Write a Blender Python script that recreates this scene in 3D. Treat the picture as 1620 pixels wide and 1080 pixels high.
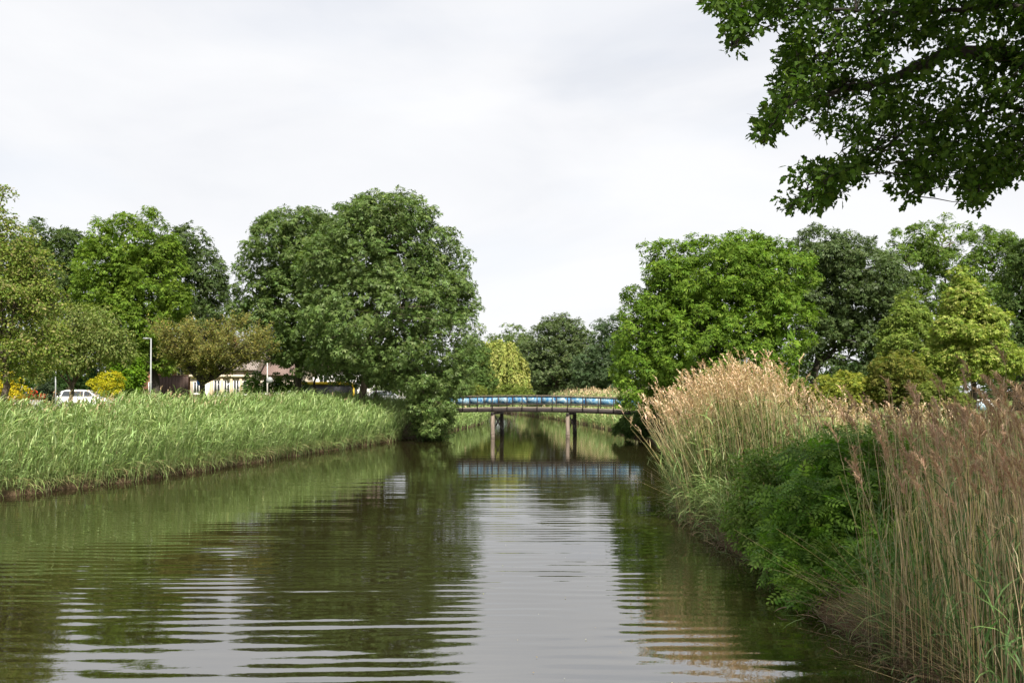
import bpy, math
import numpy as np
from mathutils import Vector, Matrix

rng = np.random.default_rng(11)
sc = bpy.context.scene
for o in list(bpy.data.objects):
    bpy.data.objects.remove(o)

# ------------------------------------------------------------------ camera
F, CX, HY, CH = 1400.0, 810.0, 622.0, 3.45          # focal length (px of a 1620 px wide frame), centre, horizon row, eye height
cam_d = bpy.data.cameras.new('camera')
cam_d.sensor_width = 36.0
cam_d.lens = F / 1620 * 36.0
cam_d.shift_y = (HY - 540.0) / 1620
cam_d.clip_start = 0.1
cam_d.clip_end = 6000
cam = bpy.data.objects.new('camera', cam_d)
cam.location = (0, 0, CH)
cam.rotation_euler = (math.radians(90), 0, 0)
sc.collection.objects.link(cam)
sc.camera = cam

# ------------------------------------------------------------------ sky
SUN_EL, SUN_AZ = math.radians(51), math.radians(166)     # azimuth from +Y towards +X : behind the camera, a little right
SDIR = Vector((math.sin(SUN_AZ) * math.cos(SUN_EL), math.cos(SUN_AZ) * math.cos(SUN_EL), math.sin(SUN_EL)))
w = bpy.data.worlds.new('World')
sc.world = w
w.use_nodes = True
nt = w.node_tree
nt.nodes.clear()
N = lambda t: nt.nodes.new(t)
out = N('ShaderNodeOutputWorld'); bg = N('ShaderNodeBackground')
sky = N('ShaderNodeTexSky'); sky.sky_type = 'NISHITA'; sky.sun_disc = False
sky.sun_elevation = SUN_EL; sky.sun_rotation = SUN_AZ
sky.air_density = 1.0; sky.dust_density = 2.0
tc = N('ShaderNodeTexCoord')
mp = N('ShaderNodeMapping'); mp.inputs['Scale'].default_value = (1.0, 1.0, 3.4); mp.inputs['Rotation'].default_value = (0.05, 0.1, 0.5)
n1 = N('ShaderNodeTexNoise'); n1.inputs['Scale'].default_value = 1.7; n1.inputs['Detail'].default_value = 7; n1.inputs['Roughness'].default_value = 0.52
n1.inputs['Distortion'].default_value = 0.5
r1 = N('ShaderNodeValToRGB')
r1.color_ramp.elements[0].position = 0.37; r1.color_ramp.elements[0].color = (4.25, 4.33, 4.54, 1)
r1.color_ramp.elements[1].position = 0.62; r1.color_ramp.elements[1].color = (5.02, 5.03, 5.1, 1)
e = r1.color_ramp.elements.new(0.5); e.color = (4.74, 4.77, 4.89, 1)
n2 = N('ShaderNodeTexNoise'); n2.inputs['Scale'].default_value = 2.6; n2.inputs['Detail'].default_value = 5
r2 = N('ShaderNodeValToRGB')
r2.color_ramp.elements[0].position = 0.25; r2.color_ramp.elements[0].color = (0.84,) * 3 + (1,)
r2.color_ramp.elements[1].position = 0.5; r2.color_ramp.elements[1].color = (0.97,) * 3 + (1,)
mx = N('ShaderNodeMix'); mx.data_type = 'RGBA'
L = nt.links.new
L(tc.outputs['Generated'], mp.inputs['Vector'])
L(mp.outputs['Vector'], n1.inputs['Vector']); L(mp.outputs['Vector'], n2.inputs['Vector'])
L(n1.outputs['Fac'], r1.inputs['Fac']); L(n2.outputs['Fac'], r2.inputs['Fac'])
L(r2.outputs['Color'], mx.inputs['Factor'])
L(sky.outputs['Color'], mx.inputs['A']); L(r1.outputs['Color'], mx.inputs['B'])
L(mx.outputs['Result'], bg.inputs['Color'])
bg.inputs['Strength'].default_value = 0.1
L(bg.outputs['Background'], out.inputs['Surface'])

# ------------------------------------------------------------------ sun
sun_d = bpy.data.lights.new('sun', 'SUN')
sun_d.energy = 5.0
sun_d.angle = math.radians(2.0)
sun_d.color = (1.0, 0.95, 0.86)
sun = bpy.data.objects.new('sun', sun_d)
sun.rotation_euler = (-SDIR).to_track_quat('-Z', 'Y').to_euler()
sun.location = (20, -40, 60)
sc.collection.objects.link(sun)
sc.view_settings.view_transform = 'Standard'
sc.view_settings.look = 'None'
sc.view_settings.exposure = 1.0
sc.view_settings.gamma = 1.0
sc.view_settings.use_curve_mapping = False
sc.cycles.max_bounces = 8
sc.cycles.diffuse_bounces = 3
sc.cycles.glossy_bounces = 3
sc.cycles.transmission_bounces = 5
sc.cycles.use_denoising = True


# ================================================================== helpers
def P(px, py, Y):
    return np.array([(px - CX) * Y / F, Y, CH - (py - HY) * Y / F])


def nrm(a):
    return a / np.maximum(np.linalg.norm(a, axis=-1, keepdims=True), 1e-9)


def rsph(n):
    return nrm(rng.normal(size=(n, 3)))


class Acc:
    """collects numpy geometry: vertices, faces of any size, one colour per vertex, one material index per face"""
    def __init__(s):
        s.V, s.F, s.C, s.M, s.n = [], [], [], [], 0

    def add(s, V, faces, col=(0.5, 0.5, 0.5), mi=0):
        V = np.asarray(V, float).reshape(-1, 3)
        col = np.asarray(col, float)
        if col.ndim == 1:
            col = np.broadcast_to(col, (len(V), 3))
        s.V.append(V); s.C.append(col)
        for f in faces:
            f = np.asarray(f, np.int64)
            if f.ndim == 1:
                f = f[None]
            s.F.append(f + s.n); s.M.append(np.full(len(f), mi))
        s.n += len(V)
        return s

    def mesh(s, name, mats, base=(0, 0, 0), smooth=False):
        me = bpy.data.meshes.new(name)
        V = np.concatenate(s.V) - np.asarray(base, float)
        C = np.concatenate(s.C)
        me.vertices.add(len(V)); me.vertices.foreach_set('co', V.astype(np.float32).ravel())
        idx = np.concatenate([f.ravel() for f in s.F])
        tot = np.concatenate([np.full(len(f), f.shape[1]) for f in s.F])
        st = np.concatenate([[0], np.cumsum(tot)[:-1]])
        me.loops.add(len(idx)); me.loops.foreach_set('vertex_index', idx.astype(np.int32))
        me.polygons.add(len(tot)); me.polygons.foreach_set('loop_start', st.astype(np.int32))
        me.polygons.foreach_set('material_index', np.concatenate(s.M).astype(np.int32))
        if smooth:
            me.polygons.foreach_set('use_smooth', np.ones(len(tot), bool))
        at = me.attributes.new('Col', 'FLOAT_COLOR', 'POINT')
        at.data.foreach_set('color', np.concatenate([C, np.ones((len(C), 1))], 1).astype(np.float32).ravel())
        for m in (mats if isinstance(mats, (list, tuple)) else [mats]):
            me.materials.append(m)
        me.update(calc_edges=True)
        return me


def link(name, me, parent=None, label=None, cat=None, group=None, kind=None):
    o = bpy.data.objects.new(name, me)
    sc.collection.objects.link(o)
    if parent is not None:
        o.parent = parent
    if label: o['label'] = label
    if cat: o['category'] = cat
    if group: o['group'] = group
    if kind: o['kind'] = kind
    return o


def thing(name, loc, label, cat, group=None, rz=0.0):
    o = link(name, None, None, label, cat, group)
    o.location = tuple(float(v) for v in loc); o.rotation_euler = (0, 0, rz)
    o.empty_display_size = 0.3
    return o


def part(acc, name, mats, th, base=None, smooth=False, kind=None, label=None):
    b = th.location if base is None else base
    return link(name, acc.mesh(name, mats, base=tuple(b), smooth=smooth), th, kind=kind, label=label)


BOXF = np.array([[0, 3, 2, 1], [4, 5, 6, 7], [0, 1, 5, 4], [1, 2, 6, 5], [2, 3, 7, 6], [3, 0, 4, 7]])


def box(acc, x0, x1, y0, y1, z0, z1, col=(0.5, 0.5, 0.5), mi=0):
    acc.add([[x0, y0, z0], [x1, y0, z0], [x1, y1, z0], [x0, y1, z0], [x0, y0, z1], [x1, y0, z1], [x1, y1, z1], [x0, y1, z1]], [BOXF], col, mi)
    return acc


def beam(acc, p0, p1, w_, h_, col=(0.5, 0.5, 0.5), up=(0, 0, 1)):
    p0, p1 = np.asarray(p0, float), np.asarray(p1, float)
    d = nrm(p1 - p0); u = np.asarray(up, float)
    if abs(d @ u) > 0.98:
        u = np.array([0, 1.0, 0])
    s = nrm(np.cross(d, u)); u = np.cross(s, d)
    V = [q + s * a * w_ / 2 + u * b * h_ / 2 for q in (p0, p1) for a, b in ((-1, -1), (1, -1), (1, 1), (-1, 1))]
    acc.add(V, [[[0, 1, 2, 3], [7, 6, 5, 4], [0, 4, 5, 1], [1, 5, 6, 2], [2, 6, 7, 3], [3, 7, 4, 0]]], col)
    return acc


def tube(acc, pts, rad, sides=6, col=(0.1, 0.08, 0.06), caps=True):
    pts = np.asarray(pts, float); n = len(pts)
    rad = np.broadcast_to(np.asarray(rad, float), (n,))
    d = nrm(np.gradient(pts, axis=0))
    ref = np.array([0.31, 0.95, 0.05]) if abs(d[:, 2]).mean() > 0.5 else np.array([0.05, 0.1, 1.0])
    a = nrm(np.cross(d, ref)); b = np.cross(d, a)
    th = np.linspace(0, 2 * math.pi, sides, endpoint=False)
    V = pts[:, None] + rad[:, None, None] * (np.cos(th)[None, :, None] * a[:, None] + np.sin(th)[None, :, None] * b[:, None])
    i = np.arange(n - 1)[:, None] * sides; j = np.arange(sides)[None]; k = (j + 1) % sides
    q = np.stack([i + j, i + k, i + k + sides, i + j + sides], -1).reshape(-1, 4)
    fs = [q]
    if caps:
        fs += [np.arange(sides)[::-1][None], (np.arange(sides) + (n - 1) * sides)[None]]
    acc.add(V.reshape(-1, 3), fs, col)
    return acc


def inst(acc, T, TF, O, X, Y, Z, S, C):
    """one template copied n times"""
    T = np.asarray(T, float); n, k = len(O), len(T)
    S = np.broadcast_to(np.asarray(S, float), (n,))
    V = O[:, None] + S[:, None, None] * (T[None, :, 0:1] * X[:, None] + T[None, :, 1:2] * Y[:, None] + T[None, :, 2:3] * Z[:, None])
    off = (np.arange(n) * k)[:, None, None]
    fs = [(np.asarray(f)[None] + off).reshape(-1, len(f[0])) for f in TF]
    acc.add(V.reshape(-1, 3), fs, np.repeat(C, k, 0))


def frame(nr, xd):
    X = nrm(xd - (xd * nr).sum(1, keepdims=True) * nr)
    return X, np.cross(nr, X), nr


# leaf templates: x along the midrib (0..1)
LEAF_T = np.array([[0, 0, 0], [0.42, -0.30, 0.07], [1.0, 0, -0.04], [0.52, 0.30, 0.07]])
LEAF_F = [[[0, 1, 2, 3]]]
LONG_T = np.array([[0, 0, 0], [0.45, -0.13, 0.03], [1.0, 0, -0.1], [0.45, 0.13, 0.03]])
# trifid spray: three leaves sharing a base, reads as a small leaf tuft
TRI_T = np.array([[0, 0, 0], [0.55, -0.24, 0.07], [1.0, 0.0, -0.06], [0.55, 0.24, 0.07],
                  [0.22, -0.50, -0.02], [0.70, -0.74, -0.1], [0.22, 0.50, -0.02], [0.70, 0.74, -0.1]])
TRI_F = [[[0, 1, 2, 3]], [[0, 4, 5], [0, 7, 6]]]
# lobed oak leaf, two halves folded along the midrib
_h = [(0, 0.02), (0.16, 0.09), (0.28, 0.24), (0.38, 0.13), (0.52, 0.32), (0.63, 0.17), (0.78, 0.27), (0.9, 0.16), (1.0, 0.0)]
OAK_T = np.array([[0, 0, 0], [1, 0, -0.05]] + [[x, y, 0.28 * y - 0.05 * x] for x, y in _h[:-1]] + [[x, -y, 0.28 * y - 0.05 * x] for x, y in _h[:-1]])
OAK_F = [[[0] + [1] + list(range(9, 2, -1))], [[0] + list(range(11, 18)) + [1]]]
OAKL_T = np.array([[0, 0, 0], [0.28, -0.25, 0.06], [0.40, -0.14, 0.03], [0.62, -0.31, 0.07], [0.74, -0.16, 0.03], [1, 0, -0.04],
                   [0.74, 0.16, 0.03], [0.62, 0.31, 0.07], [0.40, 0.14, 0.03], [0.28, 0.25, 0.06]])
OAKL_F = [[[0, 1, 2, 3, 4, 5]], [[0, 5, 6, 7, 8, 9]]]


def jitter(base, n, v=0.2, h=0.08):
    base = np.asarray(base, float)
    b = base[rng.integers(0, len(base), n)] if base.ndim == 2 else np.tile(base, (n, 1))
    return np.clip(b * (1 + rng.uniform(-v, v, (n, 1))) * (1 + rng.uniform(-h, h, (n, 3))), 0.004, 0.9)


# ================================================================== materials
def mat(name):
    m = bpy.data.materials.new(name); m.use_nodes = True
    t = m.node_tree; p = t.nodes['Principled BSDF']
    return m, t, p, t.nodes.new, t.links.new


def leaf_mat(name, rough=0.5, spec=0.35, trans=0.32, tint=(1.15, 1.25, 0.6), noise=None):
    m, t, p, N, L = mat(name)
    a = N('ShaderNodeAttribute'); a.attribute_name = 'Col'
    tr = N('ShaderNodeBsdfTranslucent'); ms = N('ShaderNodeMixShader'); mul = N('ShaderNodeMix'); mul.data_type = 'RGBA'; mul.blend_type = 'MULTIPLY'
    mul.inputs['Factor'].default_value = 1.0
    mul.inputs['B'].default_value = (*tint, 1)
    L(a.outputs['Color'], p.inputs['Base Color']); L(a.outputs['Color'], mul.inputs['A'])
    L(mul.outputs['Result'], tr.inputs['Color'])
    p.inputs['Roughness'].default_value = rough; p.inputs['Specular IOR Level'].default_value = spec
    ms.inputs['Fac'].default_value = trans
    L(p.outputs['BSDF'], ms.inputs[1]); L(tr.outputs['BSDF'], ms.inputs[2])
    L(ms.outputs['Shader'], t.nodes['Material Output'].inputs['Surface'])
    return m


def solid(name, col, rough=0.6, var=0.15, scale=6.0, spec=0.4, metal=0.0, bump=0.0, col2=None, stretch=(1, 1, 1)):
    m, t, p, N, L = mat(name)
    tc = N('ShaderNodeTexCoord'); mp = N('ShaderNodeMapping'); mp.inputs['Scale'].default_value = stretch
    n = N('ShaderNodeTexNoise'); n.inputs['Scale'].default_value = scale; n.inputs['Detail'].default_value = 6
    r = N('ShaderNodeValToRGB')
    c2 = col2 if col2 else tuple(c * (1 - var) for c in col)
    r.color_ramp.elements[0].position = 0.35; r.color_ramp.elements[0].color = (*c2, 1)
    r.color_ramp.elements[1].position = 0.65; r.color_ramp.elements[1].color = (*(min(1, c * (1 + var * 0.5)) for c in col), 1)
    L(tc.outputs['Object'], mp.inputs['Vector']); L(mp.outputs['Vector'], n.inputs['Vector'])
    L(n.outputs['Fac'], r.inputs['Fac']); L(r.outputs['Color'], p.inputs['Base Color'])
    p.inputs['Roughness'].default_value = rough; p.inputs['Specular IOR Level'].default_value = spec; p.inputs['Metallic'].default_value = metal
    if bump:
        b = N('ShaderNodeBump'); b.inputs['Strength'].default_value = bump; b.inputs['Distance'].default_value = 0.03
        L(n.outputs['Fac'], b.inputs['Height']); L(b.outputs['Normal'], p.inputs['Normal'])
    return m


M_LEAF = leaf_mat('leaf', rough=0.6, spec=0.10, trans=0.36)
M_LEAFG = leaf_mat('leaf_glossy', rough=0.5, spec=0.18, trans=0.3)
M_OAKN = leaf_mat('leaf_oak_near', rough=0.6, spec=0.08, trans=0.30, tint=(1.2, 1.5, 0.35))
M_REED = leaf_mat('reed_blade', rough=0.5, spec=0.22, trans=0.30, tint=(1.05, 1.1, 0.7))
M_BARK = solid('bark', (0.115, 0.09, 0.068), 0.9, 0.5, 9.0, 0.15, bump=0.7, stretch=(1, 1, 0.25))
M_BARKD = solid('bark_dark', (0.06, 0.05, 0.042), 0.9, 0.5, 9.0, 0.15, bump=0.7, stretch=(1, 1, 0.25))
M_TWIG = solid('twig', (0.10, 0.08, 0.06), 0.85, 0.4, 12.0, 0.2)

# ================================================================== terrain
LB = np.array([(-60, -38), (0, -24.2), (20, -19.4), (29.6, -17.1), (32.6, -15.6), (38.3, -14.0), (48.3, -12.2), (56.2, -10.4), (64, -8.6), (69, -7.6), (80, -5.6), (92, -4.2), (105, -3.2), (125, -3.4), (146, -6.0), (170, -13), (205, -30), (5000, -30)], float)
RB = np.array([(-60, 5.2), (0, 4.9), (10, 4.9), (16, 4.95), (22, 4.85), (24, 4.7), (26.5, 5.2), (30, 7.0), (36, 8.6), (45, 9.5), (62, 9.9), (80, 9.3), (96, 8.3), (120, 5.6), (146, 1.2), (170, -6), (205, -24), (5000, -24)], float)


def lb(y): return np.interp(y, LB[:, 0], LB[:, 1]) + 0.16 * np.sin(np.asarray(y) * 1.3) + 0.1 * np.sin(np.asarray(y) * 3.1 + 1)
def rb(y): return np.interp(y, RB[:, 0], RB[:, 1]) + 0.12 * np.sin(np.asarray(y) * 1.1 + 2) + 0.08 * np.sin(np.asarray(y) * 2.7)


PL = np.array([(-6, -1.0), (-1.5, -0.8), (-0.25, -0.25), (0, 0.02), (0.12, 0.22), (0.5, 0.32), (2, 0.55), (5, 1.1), (9, 1.9), (12, 2.2), (5000, 2.2)])
PR = np.array([(-6, -1.0), (-1.5, -0.8), (-0.25, -0.25), (0, 0.02), (0.12, 0.2), (0.5, 0.34), (2, 0.75), (4, 1.3), (7, 1.85), (9, 2.0), (5000, 2.0)])


def ground_z(x, y):
    x, y = np.asarray(x, float), np.asarray(y, float)
    dl, dr = lb(y) - x, x - rb(y)
    zl, zr = np.interp(dl, PL[:, 0], PL[:, 1]), np.interp(dr, PR[:, 0], PR[:, 1])
    z = np.where(dl > dr, zl, zr)
    t = np.clip((y - 195) / 12, 0, 1)
    z = z * (1 - t) + 2.0 * t
    return z + 0.05 * np.sin(x * 0.7 + y * 0.3) * np.clip(z, 0, 1) * np.clip((np.maximum(dl, dr) - 3) / 4, 0, 1)


def build_ground():
    ys = np.concatenate([np.arange(-60, 0, 6), np.arange(0, 80, 0.7), np.arange(80, 130, 2), np.arange(130, 230, 5), [240, 280, 350, 500, 800, 1400, 2600, 4500]])
    offl = np.array([4000, 1500, 600, 250, 120, 70, 45, 32, 24, 18, 14, 12, 10, 9, 7, 5, 3.5, 2, 1.2, 0.5, 0.25, 0.12, 0.0, -0.25, -0.8, -1.5])
    offr = offl[::-1]
    rows = []
    for y in ys:
        a, b = float(lb(y)), float(rb(y))
        mid = max(b - a, 4.0)
        xs = np.concatenate([a - offl, [a + mid * 0.5], b + offr])
        rows.append(np.stack([xs, np.full(len(xs), y), ground_z(xs, np.full(len(xs), y))], 1))
    R_ = np.array(rows); n, m = R_.shape[:2]
    i = np.arange(n - 1)[:, None] * m; j = np.arange(m - 1)[None]
    q = np.stack([i + j, i + j + 1, i + j + 1 + m, i + j + m], -1).reshape(-1, 4)
    acc = Acc().add(R_.reshape(-1, 3), [q])
    m_, t, p, N, L = mat('grass_ground')
    g = N('ShaderNodeNewGeometry'); sx = N('ShaderNodeSeparateXYZ')
    n1 = N('ShaderNodeTexNoise'); n1.inputs['Scale'].default_value = 0.35; n1.inputs['Detail'].default_value = 9; n1.inputs['Roughness'].default_value = 0.65
    n2 = N('ShaderNodeTexNoise'); n2.inputs['Scale'].default_value = 14; n2.inputs['Detail'].default_value = 5
    r1 = N('ShaderNodeValToRGB')
    r1.color_ramp.elements[0].position = 0.3; r1.color_ramp.elements[0].color = (0.05, 0.085, 0.018, 1)
    r1.color_ramp.elements[1].position = 0.72; r1.color_ramp.elements[1].color = (0.17, 0.19, 0.06, 1)
    rm = N('ShaderNodeMapRange'); rm.inputs['From Min'].default_value = 0.35; rm.inputs['From Max'].default_value = 0.75
    mud = N('ShaderNodeMix'); mud.data_type = 'RGBA'; mud.inputs['A'].default_value = (0.085, 0.058, 0.034, 1)
    ad = N('ShaderNodeMath'); ad.operation = 'MULTIPLY_ADD'; ad.inputs[1].default_value = 0.5
    L(g.outputs['Position'], n1.inputs['Vector']); L(g.outputs['Position'], n2.inputs['Vector']); L(g.outputs['Position'], sx.inputs[0])
    L(n2.outputs['Fac'], ad.inputs[0]); L(sx.outputs['Z'], ad.inputs[2]); L(ad.outputs[0], rm.inputs['Value'])
    L(n1.outputs['Fac'], r1.inputs['Fac']); L(r1.outputs['Color'], mud.inputs['B']); L(rm.outputs[0], mud.inputs['Factor'])
    L(mud.outputs['Result'], p.inputs['Base Color']); p.inputs['Roughness'].default_value = 0.95; p.inputs['Specular IOR Level'].default_value = 0.1
    b = N('ShaderNodeBump'); b.inputs['Strength'].default_value = 0.9; b.inputs['Distance'].default_value = 0.08
    L(n2.outputs['Fac'], b.inputs['Height']); L(b.outputs['Normal'], p.inputs['Normal'])
    link('ground', acc.mesh('ground', m_, smooth=True), kind='structure')


build_ground()


# ------------------------------------------------------------------ water
def build_water():
    ys = [6.0]
    while ys[-1] < 212:
        y = ys[-1]
        ys.append(y + (0.042 if y < 20 else 0.042 + (y - 20) * 0.0072))
    ys = np.array(ys); m = 80
    u = np.linspace(0, 1, m)
    a = np.minimum(lb(ys), 60) - 1.0; b = rb(ys) + 1.0
    X = a[:, None] + (b - a)[:, None] * u[None]; Yg = np.repeat(ys[:, None], m, 1)
    # slowly varying patches of ruffle
    def patch(sx, sy, seed):
        r = np.random.default_rng(seed); v = np.zeros_like(X)
        for _ in range(7):
            k = r.normal(size=2); ph = r.uniform(0, 6.28)
            v += np.sin(X * k[0] / sx + Yg * k[1] / sy + ph)
        return v / 2.6
    Z = np.zeros_like(X)
    far = np.interp(Yg, [0, 11, 14, 18, 22, 30, 40, 52, 66, 80, 250], [1.4, 1.35, 1.3, 1.2, 1.05, 0.74, 0.40, 0.26, 0.17, 0.12, 0.09])
    r = np.random.default_rng(5)
    for i in range(18):
        lam = r.uniform(0.33, 0.50) if i < 13 else r.uniform(1.1, 1.9)
        ang = r.normal(0, 0.085) + 0.02
        if i in (3, 8): ang += r.choice([-0.35, 0.3])
        k = 2 * math.pi / lam
        slope = 0.0115 if i < 13 else 0.0045
        env = np.clip(0.6 + 0.65 * patch(3.0, 2.2, 100 + i), 0, 2)
        ph = r.uniform(0, 6.28) + 0.5 * patch(6, 7, 300 + i)
        Z += env * slope / k * np.sin(k * (Yg * math.cos(ang) + X * math.sin(ang)) + ph)
    Z *= far
    edge = np.clip(np.minimum(X - a[:, None], b[:, None] - X) - 0.6, 0, 1)
    Z *= 0.25 + 0.75 * edge
    V = np.stack([X, Yg, Z], -1).reshape(-1, 3)
    n = len(ys)
    i = np.arange(n - 1)[:, None] * m; j = np.arange(m - 1)[None]
    q = np.stack([i + j, i + j + 1, i + j + 1 + m, i + j + m], -1).reshape(-1, 4)
    acc = Acc().add(V, [q])
    m_, t, p, N, L = mat('canal_water')
    g = N('ShaderNodeNewGeometry'); mp = N('ShaderNodeMapping'); mp.inputs['Scale'].default_value = (1.6, 5.5, 1)
    n1 = N('ShaderNodeTexNoise'); n1.inputs['Scale'].default_value = 1.0; n1.inputs['Detail'].default_value = 4
    b = N('ShaderNodeBump'); b.inputs['Strength'].default_value = 1.0; b.inputs['Distance'].default_value = 0.0016
    n2 = N('ShaderNodeTexNoise'); n2.inputs['Scale'].default_value = 0.25; n2.inputs['Detail'].default_value = 5
    rr = N('ShaderNodeValToRGB')
    rr.color_ramp.elements[0].color = (0.011, 0.009, 0.0035, 1); rr.color_ramp.elements[1].color = (0.017, 0.014, 0.005, 1)
    L(g.outputs['Position'], mp.inputs['Vector']); L(mp.outputs['Vector'], n1.inputs['Vector']); L(n1.outputs['Fac'], b.inputs['Height'])
    L(g.outputs['Position'], n2.inputs['Vector']); L(n2.outputs['Fac'], rr.inputs['Fac']); L(rr.outputs['Color'], p.inputs['Base Color'])
    L(b.outputs['Normal'], p.inputs['Normal'])
    p.inputs['Roughness'].default_value = 0.02; p.inputs['IOR'].default_value = 4.0
    p.inputs['Specular IOR Level'].default_value = 0.55
    link('water', acc.mesh('water', m_, smooth=True), kind='structure')


build_water()


# ------------------------------------------------------------------ road and path
def strip(name, pts, width, m_, dz=0.012):
    pts = np.array(pts, float)
    tt = np.linspace(0, len(pts) - 1, 60)
    c = np.stack([np.interp(tt, np.arange(len(pts)), pts[:, k]) for k in range(2)], 1)
    d = nrm(np.gradient(c, axis=0)); nn = np.stack([-d[:, 1], d[:, 0]], 1)
    us = np.linspace(-0.5, 0.5, 9)
    V = c[:, None] + nn[:, None] * us[None, :, None] * width
    z = ground_z(V[..., 0], V[..., 1]).max(1, keepdims=True) + dz + np.zeros((1, 9))
    V = np.concatenate([V, z[..., None]], -1)
    n = len(tt); i = np.arange(n - 1)[:, None] * 9; j = np.arange(8)[None]
    q = np.stack([i + j, i + j + 1, i + j + 10, i + j + 9], -1).reshape(-1, 4)
    link(name, Acc().add(V.reshape(-1, 3), [q]).mesh(name, m_, smooth=True), kind='structure')


M_ASPH = solid('asphalt', (0.075, 0.073, 0.07), 0.9, 0.25, 30, 0.2)
strip('road', [(-62, 40), (-44, 58), (-30, 70.5), (-20, 75), (-13, 76)], 5.0, M_ASPH)
strip('path', [(13.5, 66), (19, 58), (27, 51), (40, 47.5), (60, 47)], 2.6, solid('path_paving', (0.16, 0.13, 0.115), 0.9, 0.25, 20, 0.2))


# ================================================================== vegetation generators
def limb(acc, p0, p1, r0, r1, bow=0.12, n=6, sides=6, col=(0.1, 0.08, 0.06)):
    p0, p1 = np.asarray(p0, float), np.asarray(p1, float)
    t = np.linspace(0, 1, n)[:, None]
    ln = np.linalg.norm(p1 - p0)
    off = rng.normal(size=3) * bow * ln; off[2] = abs(off[2]) * 0.6
    pts = p0 + (p1 - p0) * t + off * (t * (1 - t)) * 1.6 + rng.normal(size=(n, 3)) * 0.02 * ln * (t * (1 - t)) * 4
    tube(acc, pts, r0 + (r1 - r0) * t[:, 0] ** 0.8, sides, col)
    return pts


def foliage(acc, lobes, n_clump, per, rc, size, cols, T=LEAF_T, TF=LEAF_F, up=0.35, flat=0.8, shell=0.72, inner=0.12, bottom=0.9, vj=0.2, cj=0.16, hang=0.0, scat=0.5, core=70):
    """leaf clumps spread over the shell (and some of the inside) of ellipsoid lobes; returns clump centres"""
    lobes = np.asarray(lobes, float)          # cx cy cz rx ry rz
    C, Rr = lobes[:, :3], lobes[:, 3:]
    wgt = (Rr[:, 0] * Rr[:, 2] + Rr[:, 1] * Rr[:, 2] + Rr[:, 0] * Rr[:, 1]); wgt /= wgt.sum()
    k = int(n_clump * 2.8)
    li = rng.choice(len(lobes), k, p=wgt)
    d = rsph(k)
    lowcut = (d[:, 2] < -0.3) & (rng.random(k) > bottom)
    rr = np.where(rng.random(k) < inner, rng.uniform(0.3, shell, k), shell + (1.03 - shell) * rng.random(k) ** 0.6)
    spike = rng.random(k) < 0.13
    rr = np.where(spike, rng.uniform(1.0, 1.17, k), rr)
    lowcut |= (d[:, 1] > 0.35) & (rng.random(k) < 0.5)
    c = C[li] + d * Rr[li] * rr[:, None]
    q = (((c[:, None] - C[None]) / Rr[None]) ** 2).sum(2)
    q[np.arange(k), li] = 9
    keep = ~((q < 0.6 ** 2).any(1) & (rng.random(k) > 0.25)) & ~lowcut
    c, o, spike = c[keep][:n_clump], nrm(d[keep][:n_clump] / Rr[li][keep][:n_clump]), spike[keep][:n_clump]
    k = len(c)
    cf = 1 + rng.uniform(-cj, cj, (k, 1))
    rcl = rc * rng.uniform(0.6, 1.25, k) * np.where(spike, 0.55, 1.0)
    per_k = np.maximum(3, (per * (rcl / rc) ** 1.6)).astype(int)
    ci = np.repeat(np.arange(k), per_k); n = len(ci)
    u = nrm(rsph(n) + o[ci] * 0.65 + np.array([0, 0, 0.25]))
    pos = c[ci] + u * (rcl[ci] * (0.35 + 0.65 * rng.random(n) ** 0.6))[:, None] * np.array([1.1, 1.1, flat])
    nr = nrm(u * 0.55 + np.array([0, 0, up]) + rng.normal(size=(n, 3)) * scat * 0.6)
    xd = nrm(u + rng.normal(size=(n, 3)) * 0.7 + np.array([0, 0, -0.25 - hang]))
    X, Y, Z = frame(nr, xd)
    col = np.clip(jitter(cols, n, vj) * cf[ci], 0.004, 0.9)
    inst(acc, T, TF, pos, X, Y, Z, size * rng.uniform(0.65, 1.25, n), col)
    if core:                                   # oversized leaves added unseen inside the lobes to block sky gaps
        big = np.nonzero(Rr[:, 0] > 0.45 * Rr[:, 0].max())[0]; m = core * len(big); lj = np.repeat(big, core)
        dd = rsph(m)
        pc = C[lj] + dd * Rr[lj] * rng.uniform(0.15, 0.72, (m, 1))
        X, Y, Z = frame(nrm(rng.normal(size=(m, 3)) + np.array([0, -0.5, 0.2])), rsph(m))
        sz = np.minimum(Rr[lj].min(1) * 0.36, size * 4.2) * rng.uniform(0.7, 1.3, m)
        inst(acc, TRI_T, TRI_F, pc, X, Y, Z, sz, jitter(cols, m, vj))
    return c


def px_lobes(lobes, Y, depth=0.95):
    r = []
    for l in lobes:
        px, py, rx, rz = l[:4]; dy = l[4] if len(l) > 4 else 0.0
        y = Y + dy
        c = P(px, py, y); s = y / F
        r.append([*c, rx * s, min(rx, 1.3 * rz) * s * depth, rz * s])
    return r


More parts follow.
